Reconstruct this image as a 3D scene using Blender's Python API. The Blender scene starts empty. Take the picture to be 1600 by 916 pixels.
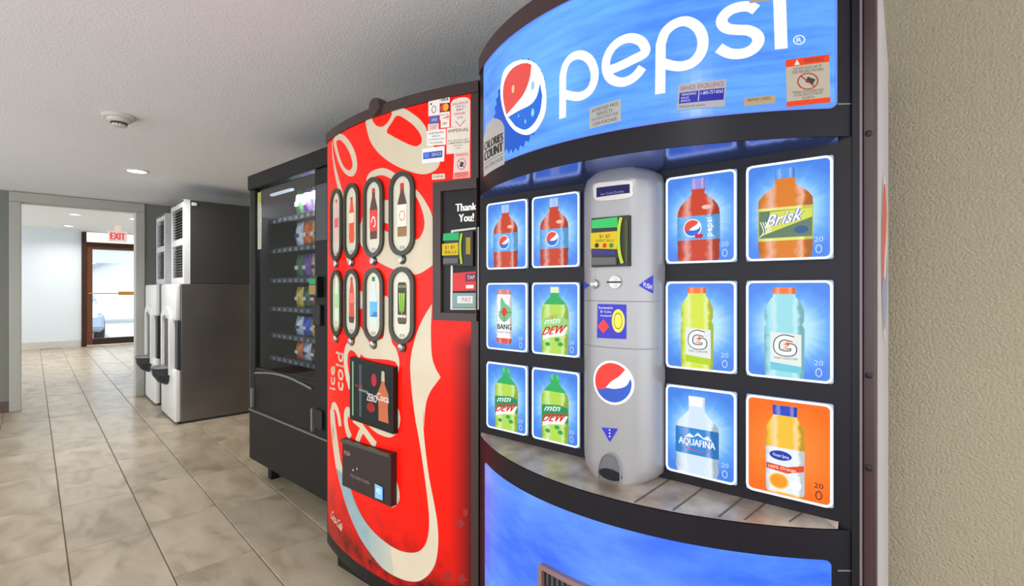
import bpy, bmesh, math, random
from mathutils import Vector, Matrix
random.seed(7)
scene = bpy.context.scene
COL = scene.collection

# ---------------------------------------------------------------- camera, world, exposure
F, CX, CY, H = 765.0, 800.0, 450.0, 1.25          # focal length in pixels, principal point, eye height
YAW = math.atan(750.0/765.0)                      # floor tiles run along +Y, the camera is turned right of them
cam_d = bpy.data.cameras.new('camera'); cam = bpy.data.objects.new('camera', cam_d); COL.objects.link(cam)
cam_d.sensor_fit = 'HORIZONTAL'; cam_d.sensor_width = 36.0; cam_d.lens = 36.0*F/1600.0
cam_d.shift_y = -8.0/1600.0; cam_d.clip_start = 0.02
cam.location = (0, 0, H); cam.rotation_euler = (math.pi/2, 0, -YAW)
scene.camera = cam
scene.view_settings.view_transform = 'Standard'; scene.view_settings.look = 'None'
scene.view_settings.gamma = 1.0; scene.view_settings.use_curve_mapping = False
scene.view_settings.exposure = 0.0
world = bpy.data.worlds.new('sky'); scene.world = world; world.use_nodes = True
bg = world.node_tree.nodes['Background']; bg.inputs[0].default_value = (0.93, 0.97, 1.0, 1); bg.inputs[1].default_value = 3.1
sun_d = bpy.data.lights.new('sun', 'SUN'); sun_d.energy = 4.0; sun_d.angle = 0.02; sun_d.color = (1.0, 0.96, 0.9)
sun = bpy.data.objects.new('sun', sun_d); COL.objects.link(sun); sun.rotation_euler = Vector((0.25, 0.42, -1.0)).to_track_quat('-Z', 'Y').to_euler(); sun.location = (0, 20, 30)

# ---------------------------------------------------------------- pixel rays
FW = Vector((math.sin(YAW), math.cos(YAW), 0)); RT = Vector((math.cos(YAW), -math.sin(YAW), 0)); UP = Vector((0, 0, 1))
EYE = Vector((0, 0, H))
def ray(x, y): return FW + RT*((x-CX)/F) + UP*((CY-y)/F)
def hit_plane(x, y, P, n):
    d = ray(x, y); return EYE + d*((P-EYE).dot(n)/d.dot(n))
def hit_z(x, y, z):
    d = ray(x, y); return EYE + d*((z-H)/d.z)

# ---------------------------------------------------------------- materials
def lin(c):
    r = []
    for v in c[:3]:
        v /= 255.0
        r.append(v/12.92 if v <= 0.04045 else ((v+0.055)/1.055)**2.4)
    return (*r, 1.0)
MATS = {}
def mat(name, c, rough=0.5, metal=0.0, emit=0.0, ec=None, noise=None, bump=None, coat=0.0, spec=None):
    """c: 0-255 colour; noise=(scale, amount, second colour); bump=(scale, strength)"""
    if name in MATS: return MATS[name]
    m = bpy.data.materials.new(name); m.use_nodes = True; MATS[name] = m
    nt = m.node_tree; b = nt.nodes['Principled BSDF']
    b.inputs['Base Color'].default_value = lin(c); b.inputs['Roughness'].default_value = rough
    b.inputs['Metallic'].default_value = metal; b.inputs['Coat Weight'].default_value = coat
    b.inputs['Coat Roughness'].default_value = 0.08
    if spec is not None: b.inputs['Specular IOR Level'].default_value = spec
    if emit:
        b.inputs['Emission Color'].default_value = lin(ec or c); b.inputs['Emission Strength'].default_value = emit
    tc = nt.nodes.new('ShaderNodeTexCoord')
    if noise:
        n = nt.nodes.new('ShaderNodeTexNoise'); n.inputs['Scale'].default_value = noise[0]; n.inputs['Detail'].default_value = 5
        nt.links.new(tc.outputs['Object'], n.inputs['Vector'])
        mr = nt.nodes.new('ShaderNodeMapRange'); mr.inputs[1].default_value = 0.35; mr.inputs[2].default_value = 0.68
        mr.inputs[4].default_value = noise[1]
        nt.links.new(n.outputs['Fac'], mr.inputs[0])
        mx = nt.nodes.new('ShaderNodeMix'); mx.data_type = 'RGBA'
        mx.inputs[6].default_value = lin(c); mx.inputs[7].default_value = lin(noise[2])
        nt.links.new(mr.outputs[0], mx.inputs[0]); nt.links.new(mx.outputs[2], b.inputs['Base Color'])
        if emit: nt.links.new(mx.outputs[2], b.inputs['Emission Color'])
    if bump:
        n2 = nt.nodes.new('ShaderNodeTexNoise'); n2.inputs['Scale'].default_value = bump[0]; n2.inputs['Detail'].default_value = 3
        nt.links.new(tc.outputs['Object'], n2.inputs['Vector'])
        bp = nt.nodes.new('ShaderNodeBump'); bp.inputs['Strength'].default_value = bump[1]; bp.inputs['Distance'].default_value = 0.01
        nt.links.new(n2.outputs['Fac'], bp.inputs['Height']); nt.links.new(bp.outputs[0], b.inputs['Normal'])
    return m
def pr(c, emit=0.0):
    """plain printed ink; emit adds a glow of its own colour"""
    return mat('ink_%d_%d_%d_%d' % (*c[:3], int(emit*100)), c, 0.45, emit=emit)
def lit(c, s=1.0):
    """backlit print: gives off its own colour"""
    k = 'lit_%d_%d_%d_%d' % (*c[:3], int(s*100))
    if k in MATS: return MATS[k]
    m = mat(k, c, 0.35, emit=s); bs = m.node_tree.nodes['Principled BSDF']; bs.inputs['Base Color'].default_value = (*[v*0.1 for v in lin(c)[:3]], 1); bs.inputs['Specular IOR Level'].default_value = 0.2
    return m
def glass(name, gloss=0.12, tint=(235, 240, 245)):
    if name in MATS: return MATS[name]
    m = bpy.data.materials.new(name); m.use_nodes = True; MATS[name] = m; nt = m.node_tree
    nt.nodes.remove(nt.nodes['Principled BSDF']); out = nt.nodes['Material Output']
    t = nt.nodes.new('ShaderNodeBsdfTransparent'); t.inputs[0].default_value = lin(tint)
    g = nt.nodes.new('ShaderNodeBsdfGlossy'); g.inputs['Roughness'].default_value = 0.03
    fr = nt.nodes.new('ShaderNodeFresnel'); fr.inputs[0].default_value = 1.45
    ad = nt.nodes.new('ShaderNodeMath'); ad.operation = 'ADD'; ad.use_clamp = True; ad.inputs[1].default_value = gloss
    nt.links.new(fr.outputs[0], ad.inputs[0])
    gm = nt.nodes.new('ShaderNodeNewGeometry'); sb = nt.nodes.new('ShaderNodeMath'); sb.operation = 'SUBTRACT'; sb.inputs[0].default_value = 1.0; nt.links.new(gm.outputs['Backfacing'], sb.inputs[1])
    ml = nt.nodes.new('ShaderNodeMath'); ml.operation = 'MULTIPLY'; nt.links.new(ad.outputs[0], ml.inputs[0]); nt.links.new(sb.outputs[0], ml.inputs[1])   # only the outer face of a pane mirrors
    mx = nt.nodes.new('ShaderNodeMixShader'); nt.links.new(ml.outputs[0], mx.inputs[0])
    nt.links.new(t.outputs[0], mx.inputs[1]); nt.links.new(g.outputs[0], mx.inputs[2]); nt.links.new(mx.outputs[0], out.inputs[0])
    return m

# ---------------------------------------------------------------- objects
def tag(o, label=None, cat=None, group=None, kind=None):
    if label: o['label'] = label
    if cat: o['category'] = cat
    if group: o['group'] = group
    if kind: o['kind'] = kind
    return o
def empty(name, loc=(0, 0, 0), rz=0.0, parent=None):
    o = bpy.data.objects.new(name, None); COL.objects.link(o); o.location = loc; o.rotation_euler = (0, 0, rz); o.parent = parent
    o.empty_display_size = 0.05
    return o
def link(name, me, m, parent=None, loc=None, rot=None):
    if m is not None and not me.materials: me.materials.append(m)
    o = bpy.data.objects.new(name, me); COL.objects.link(o); o.parent = parent
    if loc is not None: o.location = loc
    if rot is not None: o.rotation_euler = rot
    return o
class MB:
    """collects simple solids into one mesh"""
    def __init__(s): s.v = []; s.f = []; s.sm = False
    def add(s, v, f):
        k = len(s.v); s.v += [tuple(p) for p in v]; s.f += [tuple(i+k for i in q) for q in f]; return s
    def box(s, x0, x1, y0, y1, z0, z1):
        return s.add([(x, y, z) for z in (z0, z1) for y in (y0, y1) for x in (x0, x1)],
                     [(0, 2, 3, 1), (4, 5, 7, 6), (0, 1, 5, 4), (2, 6, 7, 3), (0, 4, 6, 2), (1, 3, 7, 5)])
    def bbox(s, x0, x1, y0, y1, z0, z1, r, n=3):
        """box with rounded vertical-axis... edges bevelled on all sides"""
        bm = bmesh.new()
        vs = [bm.verts.new((x, y, z)) for z in (z0, z1) for y in (y0, y1) for x in (x0, x1)]
        for q in [(0, 2, 3, 1), (4, 5, 7, 6), (0, 1, 5, 4), (2, 6, 7, 3), (0, 4, 6, 2), (1, 3, 7, 5)]: bm.faces.new([vs[i] for i in q])
        bmesh.ops.bevel(bm, geom=bm.edges[:], offset=r, segments=n, affect='EDGES', profile=0.5)
        bm.verts.index_update()
        s.add([v.co[:] for v in bm.verts], [[v.index for v in f.verts] for f in bm.faces]); bm.free(); return s
    def prism(s, pts, axis, a, b):
        """pts: 2-D loop; extruded along axis ('x','y','z') from a to b"""
        n = len(pts)
        def mk(p, t): return {'x': (t, p[0], p[1]), 'y': (p[0], t, p[1]), 'z': (p[0], p[1], t)}[axis]
        v = [mk(p, a) for p in pts]+[mk(p, b) for p in pts]
        return s.add(v, [tuple(range(n))[::-1], tuple(range(n, 2*n))]+[(i, (i+1) % n, n+(i+1) % n, n+i) for i in range(n)])
    def lathe(s, prof, c=(0, 0, 0), n=24, axis='z'):
        v = []; f = []
        for r, z in prof:
            for k in range(n):
                a = 2*math.pi*k/n; x, y = r*math.cos(a), r*math.sin(a)
                p = {'z': (x, y, z), 'y': (x, z, y), 'x': (z, x, y)}[axis]; v.append((c[0]+p[0], c[1]+p[1], c[2]+p[2]))
        for i in range(len(prof)-1):
            for k in range(n): f.append((i*n+k, i*n+(k+1) % n, (i+1)*n+(k+1) % n, (i+1)*n+k))
        f.append(tuple(range(n))[::-1]); f.append(tuple(range((len(prof)-1)*n, len(prof)*n)))
        return s.add(v, f)
    def tube(s, pts, r, n=8):
        pts = [Vector(p) for p in pts]; v = []; f = []
        for i, p in enumerate(pts):
            d = (pts[min(i+1, len(pts)-1)]-pts[max(i-1, 0)]).normalized()
            a = d.orthogonal().normalized() if abs(d.z) > 0.95 else d.cross(UP).normalized(); b = d.cross(a)
            for k in range(n):
                t = 2*math.pi*k/n; v.append(p+a*(r*math.cos(t))+b*(r*math.sin(t)))
        for i in range(len(pts)-1):
            for k in range(n): f.append((i*n+k, i*n+(k+1) % n, (i+1)*n+(k+1) % n, (i+1)*n+k))
        f.append(tuple(range(n))); f.append(tuple(range((len(pts)-1)*n, len(pts)*n))[::-1])
        return s.add(v, f)
    def mesh(s, name, smooth=None):
        me = bpy.data.meshes.new(name); me.from_pydata(s.v, [], s.f)
        bm = bmesh.new(); bm.from_mesh(me); bmesh.ops.recalc_face_normals(bm, faces=bm.faces)
        if smooth:
            for f in bm.faces: f.smooth = True
            for e in bm.edges:
                if len(e.link_faces) == 2 and e.calc_face_angle(0) > smooth: e.smooth = False
        bm.to_mesh(me); bm.free(); return me
    def build(s, name, m, parent=None, loc=None, smooth=None, rot=None): return link(name, s.mesh(name, smooth), m, parent, loc, rot)
def box(name, m, parent, *a, r=0): 
    b = MB(); b.bbox(*a, r) if r else b.box(*a); return b.build(name, m, parent)
def struct(o): o['kind'] = 'structure'; return o

# ---------------------------------------------------------------- flat art on surfaces
def smooth_loop(p, n=4, closed=True):
    r = []; N = len(p)
    rng = range(N) if closed else range(N-1)
    for i in rng:
        g = lambda k: p[k % N] if closed else p[max(0, min(N-1, k))]
        a, b, c, d = g(i-1), g(i), g(i+1), g(i+2)
        for k in range(n):
            t = k/n
            r.append(tuple(0.5*(2*b[j]+(c[j]-a[j])*t+(2*a[j]-5*b[j]+4*c[j]-d[j])*t*t+(3*b[j]-a[j]-3*c[j]+d[j])*t**3) for j in (0, 1)))
    if not closed: r.append(tuple(p[-1]))
    return r
def circ(x, y, r, ry=None, n=28, a0=0.0, a1=2*math.pi):
    full = abs(a1-a0-2*math.pi) < 1e-6
    return [(x+r*math.cos(a0+(a1-a0)*k/(n if full else n-1)), y+(ry or r)*math.sin(a0+(a1-a0)*k/(n if full else n-1))) for k in range(n)]
def rrect(x0, x1, z0, z1, r, n=5):
    p = []
    for cx, cz, a in ((x1-r, z0+r, -90), (x1-r, z1-r, 0), (x0+r, z1-r, 90), (x0+r, z0+r, 180)):
        for k in range(n+1):
            t = math.radians(a+90*k/n); p.append((cx+r*math.cos(t), cz+r*math.sin(t)))
    return p
def rect(x0, x1, z0, z1): return [(x0, z0), (x1, z0), (x1, z1), (x0, z1)]
class Surf:
    """front of a machine in its own frame: x = s to the right, y = into the machine, z up; out(s) is how far it bulges"""
    def __init__(s, L, R, out=None, step=0.02):
        s.L = Vector((*L, 0)); d = Vector((*R, 0))-s.L; s.W = d.length; s.e = d/s.W; s.n = UP.cross(s.e)
        if s.n.dot(FW) > 0: s.n = -s.n
        s.out = out or (lambda t: 0.0); s.step = step if out else None
        s.rz = math.atan2(s.e.y, s.e.x)
    def like(s, out, step=0.01):
        o = Surf.__new__(Surf); o.__dict__.update(s.__dict__); o.out = out or (lambda t: 0.0); o.step = step if out else None; return o
    def px(s, x, y, off=0.0):
        o = 0.0
        for i in range(40):
            p = hit_plane(x, y, s.L+s.n*o, s.n); t = (p-s.L).dot(s.e)
            if not s.step: 
                no = s.out(t)+off
                if abs(no-o) < 1e-7: break
            else: no = 0.5*o+0.5*(s.out(t)+off)
            o = no
        return (t, p.z)
    def pxs(s, pts, off=0.0): return [s.px(x, y, off) for x, y in pts]
    def at(s, t, z, off=0.0): return (t, -s.out(t)-off, z)
def bm_fill(loops):
    bm = bmesh.new()
    for lp in loops:
        q = []
        for p in lp:
            if not q or (abs(p[0]-q[-1][0])+abs(p[1]-q[-1][1])) > 1e-6: q.append(p)
        if abs(q[0][0]-q[-1][0])+abs(q[0][1]-q[-1][1]) < 1e-6: q.pop()
        vs = [bm.verts.new((p[0], p[1], 0)) for p in q]
        for i in range(len(vs)): bm.edges.new((vs[i], vs[(i+1) % len(vs)]))
    bmesh.ops.triangle_fill(bm, use_beauty=True, edges=bm.edges[:]); return bm
def bm_strip(pts, w):
    """ribbon along pts; w = width or list of widths"""
    n = len(pts); bm = bmesh.new(); prev = None
    for i, p in enumerate(pts):
        a, b = pts[max(0, i-1)], pts[min(n-1, i+1)]; dx, dy = b[0]-a[0], b[1]-a[1]; l = math.hypot(dx, dy) or 1e-9
        k = (w[0]+(w[1]-w[0])*i/(n-1) if isinstance(w, (tuple, list)) else w)/2
        u = bm.verts.new((p[0]-dy/l*k, p[1]+dx/l*k, 0)); v = bm.verts.new((p[0]+dy/l*k, p[1]-dx/l*k, 0))
        if prev: bm.faces.new((prev[0], prev[1], v, u))
        prev = (u, v)
    return bm
def wrap(surf, bm, name, m, parent, off, loc=None):
    if surf.step and bm.verts:
        xs = [v.co.x for v in bm.verts]; k = math.floor(min(xs)/surf.step)+1
        while k*surf.step < max(xs):
            bmesh.ops.bisect_plane(bm, geom=bm.verts[:]+bm.edges[:]+bm.faces[:], plane_co=(k*surf.step, 0, 0), plane_no=(1, 0, 0)); k += 1
    for v in bm.verts: v.co = surf.at(v.co.x, v.co.y, off)
    bmesh.ops.recalc_face_normals(bm, faces=bm.faces)
    if bm.faces and sum(f.normal.y*f.calc_area() for f in bm.faces) > 0: bmesh.ops.reverse_faces(bm, faces=bm.faces)
    me = bpy.data.meshes.new(name); bm.to_mesh(me); bm.free()
    return link(name, me, m, parent, loc)
def decal(surf, name, loops, m, parent, off=0.001): return wrap(surf, bm_fill(loops), name, m, parent, off)
def stroke(surf, name, pts, w, m, parent, off=0.001, sm=True):
    return wrap(surf, bm_strip(smooth_loop(pts, 5, False) if sm else pts, w), name, m, parent, off)
def slab(surf, name, loops, m, parent, off0, off1, smooth=None):
    """solid plate with the outline loops (first outer, then holes), standing off the surface from off0 to off1"""
    def dens(lp):
        if not surf.step: return lp
        r = []
        for i, a in enumerate(lp):
            b = lp[(i+1) % len(lp)]; n = max(1, int(abs(b[0]-a[0])/surf.step)+0)
            for k in range(n): r.append((a[0]+(b[0]-a[0])*k/n, a[1]+(b[1]-a[1])*k/n))
        return r
    loops = [dens(l) for l in loops]
    bm = bm_fill(loops)
    if surf.step:
        xs = [v.co.x for v in bm.verts]; k = math.floor(min(xs)/surf.step)+1
        while k*surf.step < max(xs):
            bmesh.ops.bisect_plane(bm, geom=bm.verts[:]+bm.edges[:]+bm.faces[:], plane_co=(k*surf.step, 0, 0), plane_no=(1, 0, 0)); k += 1
    bnd = [e for e in bm.edges if len(e.link_faces) == 1]
    src = {}
    for e in bnd:
        for v in e.verts:
            if v not in src: src[v] = (v.co.x, v.co.y)
    pairs = [(e.verts[0], e.verts[1]) for e in bnd]
    low = {v: bm.verts.new(surf.at(c[0], c[1], off0)) for v, c in src.items()}
    lows = set(low.values())
    for v in bm.verts:
        if v not in lows: v.co = surf.at(v.co.x, v.co.y, off1)
    for a, b in pairs: bm.faces.new((a, b, low[b], low[a]))
    bmesh.ops.recalc_face_normals(bm, faces=bm.faces)
    me = bpy.data.meshes.new(name); bm.to_mesh(me); bm.free()
    return link(name, me, m, parent)
TXT = {}
def text_geo(s):
    if s not in TXT:
        cu = bpy.data.curves.new('lettering', 'FONT'); cu.body = s; cu.resolution_u = 2
        ob = bpy.data.objects.new('lettering', cu); me = ob.to_mesh()
        v = [(p.co.x, p.co.y) for p in me.vertices]; f = [tuple(q.vertices) for q in me.polygons]
        ob.to_mesh_clear(); bpy.data.objects.remove(ob); bpy.data.curves.remove(cu)
        x0, x1 = min(p[0] for p in v), max(p[0] for p in v); y0, y1 = min(p[1] for p in v), max(p[1] for p in v)
        TXT[s] = ([((p[0]-x0)/(x1-x0), (p[1]-y0)/(y1-y0)) for p in v], f)
    return TXT[s]
def text(surf, s, quad, m, parent, off=0.002, name='lettering', bold=0.0, slant=0.0):
    """quad: (s,z) of lower left, lower right, upper right, upper left"""
    v, f = text_geo(s); bm = bmesh.new(); a, b, c, d = quad
    def mk(dx):
        vs = []
        for u, w in v:
            u2 = u+slant*(w-0.5)
            vs.append(bm.verts.new(tuple((a[j]*(1-u2)+b[j]*u2)*(1-w)+(d[j]*(1-u2)+c[j]*u2)*w+(dx if j == 0 else 0) for j in (0, 1))+(0,)))
        for q in f:
            try: bm.faces.new([vs[i] for i in q])
            except ValueError: pass
    mk(0)
    if bold: mk(bold); mk(-bold)
    return wrap(surf, bm, name, m, parent, off)
def tquad(x0, x1, z0, z1): return [(x0, z0), (x1, z0), (x1, z1), (x0, z1)]
def sub(q, u0, u1, w0, w1):
    """part of a quad (ll, lr, ur, ul) in fractions"""
    def P(u, w): return tuple((q[0][j]*(1-u)+q[1][j]*u)*(1-w)+(q[3][j]*(1-u)+q[2][j]*u)*w for j in (0, 1))
    return [P(u0, w0), P(u1, w0), P(u1, w1), P(u0, w1)]

# ================================================================ THE SETTING
CEIL, WX, EY, FY = 2.23, 2.06, 7.06, 13.85       # ceiling height, machine wall, end wall, far wall
M_wall = mat('painted_wall', (178, 167, 143), 0.8, bump=(120, 0.6), noise=(3, 0.25, (170, 159, 135)))
M_end = mat('grey_wall_paint', (124, 126, 119), 0.8, bump=(120, 0.1))
M_ceil = mat('ceiling_texture', (240, 241, 246), 0.9, bump=(120, 0.28), noise=(1.2, 0.3, (230, 231, 237)))
M_far = mat('far_wall_paint', (214, 222, 228), 0.8)
M_trim = mat('door_trim_paint', (176, 174, 166), 0.5)
M_grout = mat('grout', (112, 103, 90), 0.9)

struct(box('floor', M_grout, None, -2.7, WX+0.1, -3.0, FY+0.2, -0.1, -0.004))
floor = bpy.data.objects['floor']
# tile material: cool beige stone look, every tile shifted by its own random number
def tile_mat():
    m = bpy.data.materials.new('stone_tile'); m.use_nodes = True; nt = m.node_tree; b = nt.nodes['Principled BSDF']
    tc = nt.nodes.new('ShaderNodeTexCoord'); oi = nt.nodes.new('ShaderNodeObjectInfo')
    sc = nt.nodes.new('ShaderNodeVectorMath'); sc.operation = 'SCALE'; sc.inputs['Scale'].default_value = 37.0
    cb = nt.nodes.new('ShaderNodeCombineXYZ')
    for k in range(3): nt.links.new(oi.outputs['Random'], cb.inputs[k])
    nt.links.new(cb.outputs[0], sc.inputs[0])
    ad = nt.nodes.new('ShaderNodeVectorMath'); nt.links.new(tc.outputs['Object'], ad.inputs[0]); nt.links.new(sc.outputs[0], ad.inputs[1])
    mp = nt.nodes.new('ShaderNodeMapping'); mp.inputs['Scale'].default_value = (1.5, 0.75, 1); mp.inputs['Rotation'].default_value = (0, 0, 0.5)
    nt.links.new(ad.outputs[0], mp.inputs[0])
    n = nt.nodes.new('ShaderNodeTexNoise'); n.inputs['Scale'].default_value = 4.5; n.inputs['Detail'].default_value = 7; n.inputs['Distortion'].default_value = 0.8
    nt.links.new(mp.outputs[0], n.inputs['Vector'])
    r = nt.nodes.new('ShaderNodeValToRGB'); e = r.color_ramp.elements
    e[0].position = 0.28; e[0].color = lin((144, 129, 107)); e[1].position = 0.72; e[1].color = lin((190, 178, 157))
    k = e.new(0.5); k.color = lin((175, 161, 139))
    nt.links.new(n.outputs['Fac'], r.inputs[0])
    mr = nt.nodes.new('ShaderNodeMapRange'); mr.inputs[3].default_value = 0.9; mr.inputs[4].default_value = 1.06
    nt.links.new(oi.outputs['Random'], mr.inputs[0])
    mu = nt.nodes.new('ShaderNodeMix'); mu.data_type = 'RGBA'; mu.blend_type = 'MULTIPLY'; mu.inputs[0].default_value = 1
    nt.links.new(r.outputs[0], mu.inputs[6]); nt.links.new(mr.outputs[0], mu.inputs[7]); nt.links.new(mu.outputs[2], b.inputs['Base Color'])
    b.inputs['Roughness'].default_value = 0.32
    bp = nt.nodes.new('ShaderNodeBump'); bp.inputs['Strength'].default_value = 0.06; nt.links.new(n.outputs['Fac'], bp.inputs['Height']); nt.links.new(bp.outputs[0], b.inputs['Normal'])
    return m
M_tile = tile_mat()
TW, TL, G = 0.3195, 0.665, 0.0045
tb = MB(); w, l = TW/2-G/2, TL/2-G/2; bv = 0.0025
tb.add([(-w, -l, -0.006), (w, -l, -0.006), (w, l, -0.006), (-w, l, -0.006), (-w, -l, -bv), (w, -l, -bv), (w, l, -bv), (-w, l, -bv),
        (-w+bv, -l+bv, 0), (w-bv, -l+bv, 0), (w-bv, l-bv, 0), (-w+bv, l-bv, 0)],
       [(0, 1, 5, 4), (1, 2, 6, 5), (2, 3, 7, 6), (3, 0, 4, 7), (4, 5, 9, 8), (5, 6, 10, 9), (6, 7, 11, 10), (7, 4, 8, 11), (8, 9, 10, 11)])
tile_me = tb.mesh('tile'); tile_me.materials.append(M_tile)
for c in range(-8, 6):
    x = 0.118+TW*(c+0.5)
    if x+TW/2 > WX+0.02: continue
    off = 3.195 if c % 2 else 3.115
    for r in range(-5, 17):
        y = off+TL*(r+0.5)
        if y > 7.3 and (c < -3): continue
        if y+TL/2 > FY+0.05 or y < -0.2: continue
        link('tile', tile_me, None, floor, (x, y, 0.0))
struct(box('ceiling', M_ceil, None, -2.7, WX+0.1, -3.0, EY+0.06, CEIL, CEIL+0.1))
struct(box('ceiling_far', mat('far_ceiling', (225, 225, 222), 0.9), None, -3.2, WX+0.1, EY+0.06, FY+0.1, 2.47, 2.57))
struct(box('wall_right', M_wall, None, WX, WX+0.1, -3.0, EY, -0.0, CEIL))
struct(box('wall_right_far', M_far, None, WX+0.0, WX+0.1, EY+0.12, FY, 0.0, 2.47))
# end wall with the door opening
DL, DR, DT = -0.09, 0.862, 2.135
w = MB(); w.box(-2.7, DL, EY, EY+0.12, 0, 2.47); w.box(DR, WX+0.1, EY, EY+0.12, 0, 2.47); w.box(DL, DR, EY, EY+0.12, DT, 2.47)
struct(w.build('wall_end', M_end))
def casing(name, x0, x1, z0, z1):
    m = MB(); m.bbox(x0, x1, EY-0.022, EY, z0, z1, 0.006, 2)
    return m
tr = empty('trim_1', (0, 0, 0)); struct(tr)
casing('casing', DL-0.075, DL+0.012, 0, DT-0.011).build('casing', M_trim, tr)
casing('casing', DR-0.012, DR+0.075, 0, DT-0.011).build('casing', M_trim, tr)
casing('casing', DL-0.075, DR+0.075, DT-0.01, DT+0.09).build('casing', M_trim, tr)
for x in (DL-0.002, DR-0.012): box('jamb', M_trim, tr, x, x+0.014, EY, EY+0.13, 0, DT)
box('jamb', M_trim, tr, DL, DR, EY, EY+0.13, DT-0.014, DT)
struct(box('baseboard_end', mat('vinyl_base', (92, 70, 64), 0.4), None, -2.7, DL-0.076, EY-0.012, EY, 0.0, 0.11))
struct(box('baseboard_right', mat('vinyl_base', (92, 70, 64), 0.4), None, DR+0.076, WX, EY-0.012, EY, 0.0, 0.11))
# left side: window wall of the lobby (out of view, lets the daylight in)
wl = MB(); wl.box(-2.7, -2.6, -3, EY, 0, 0.35); wl.box(-2.7, -2.6, -3, EY, 2.08, CEIL)
for y in (-3.0, -0.6, 1.8, 4.2, 6.7): wl.box(-2.7, -2.6, y, y+0.12, 0.35, 2.08)
struct(wl.build('wall_left', M_end))
# far room
FDX0, FDX1 = 0.80, 1.92
w = MB(); w.box(-3.2, FDX0, FY, FY+0.12, 0, 2.47); w.box(FDX1, WX+0.1, FY, FY+0.12, 0, 2.47); w.box(FDX0, FDX1, FY, FY+0.12, 2.44, 2.47)
struct(w.build('wall_far', M_far))
struct(box('baseboard_far', mat('tile_base', (196, 192, 184), 0.5), None, -3.2, FDX0-0.06, FY-0.015, FY, 0, 0.145))
# exit door
M_bronze = mat('bronze_aluminium', (120, 72, 48), 0.35, 0.6); M_bronze_d = mat('dark_bronze', (64, 40, 34), 0.4, 0.5)
dr = empty('door_1', (FDX0, FY, 0)); struct(dr)
box('door_post', M_bronze_d, dr, -0.05, 0.03, -0.06, 0.10, 0, 2.44)
box('door_post', M_bronze_d, dr, FDX1-FDX0-0.03, FDX1-FDX0+0.02, -0.06, 0.10, 0, 2.44)
box('door_header', M_bronze_d, dr, 0.03, FDX1-FDX0-0.03, -0.06, 0.08, 2.14, 2.23)
leaf = box('door_stile', M_bronze, dr, 0.03, 0.13, -0.02, 0.03, 0.02, 2.14)
box('door_stile', M_bronze, dr, FDX1-FDX0-0.12, FDX1-FDX0-0.03, -0.02, 0.03, 0.02, 2.14)
box('door_rail', M_bronze_d, dr, 0.13, FDX1-FDX0-0.12, -0.02, 0.03, 0.02, 0.16)
box('door_rail', M_bronze, dr, 0.13, FDX1-FDX0-0.12, -0.02, 0.03, 2.08, 2.14)
box('door_glass', glass('door_glass', 0.03), dr, 0.13, FDX1-FDX0-0.12, 0.002, 0.008, 0.16, 2.08)
box('transom_glass', mat('glowing_transom', (250, 244, 226), 0.6, emit=0.85), dr, 0.03, FDX1-FDX0-0.03, 0.0, 0.01, 2.23, 2.44)  # daylight behind the pane is put in as a glow of its own
pbm = MB(); pbm.tube([(0.06, -0.07, 1.13), (0.98, -0.07, 1.13)], 0.012); pbm.box(0.56, 0.98, -0.09, -0.05, 1.09, 1.17)
pbm.build('push_bar', mat('brass_bar', (196, 140, 70), 0.35, 0.6), dr)
box('door_closer', M_bronze_d, dr, 0.30, 0.66, -0.11, -0.06, 2.15, 2.22, r=0.01)

# ceiling fixtures
def downlight(x, y, z, label, watts, group='round recessed ceiling lights'):
    t = empty('recessed_light', (x, y, z)); tag(t, label, 'light', group)
    m = MB(); m.lathe([(0.082, 0.0), (0.084, -0.006), (0.066, -0.008), (0.064, 0.004)], n=28); m.build('trim_ring', mat('white_enamel', (225, 225, 222), 0.4), t, smooth=0.6)
    m = MB(); m.lathe([(0.001, -0.004), (0.066, -0.004), (0.066, -0.002), (0.001, -0.002)], n=28); m.build('lens', mat('lamp_lens', (255, 253, 246), 0.4, emit=6.0), t)
    ld = bpy.data.lights.new('downlight', 'AREA'); ld.shape = 'DISK'; ld.size = 0.13; ld.energy = watts; ld.color = (1.0, 0.96, 0.9); ld.spread = math.radians(150)
    lo = bpy.data.objects.new('lamp', ld); COL.objects.link(lo); lo.parent = t; lo.location = (0, 0, -0.012)
p = hit_z(214, 267, CEIL)
downlight(p.x, p.y, CEIL, 'round recessed light in the grey ceiling before the doorway', 16)
for x, y, lb in ((-0.45, -0.15, 'added unseen round recessed light in the grey ceiling facing the blue soda machine'), (-1.9, 2.3, 'added unseen round recessed light in the grey ceiling beside the window wall'), (-0.45, -2.3, 'added unseen round recessed light in the grey ceiling at the open end of the room')): downlight(x, y, CEIL, lb, 20)  # added lamps outside the view, to spread even light through the room
for q, lb in (((118, 335), 'round ceiling light in the bright room, closer to the doorway'), ((107, 353), 'round ceiling light in the bright room, closer to the far wall')):
    p = hit_z(*q, 2.47); downlight(p.x, p.y, 2.47, lb, 18)
p = hit_z(210, 342, 2.47); downlight(p.x, p.y, 2.47, 'round ceiling light beside the exit sign in the bright room', 18)
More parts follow.
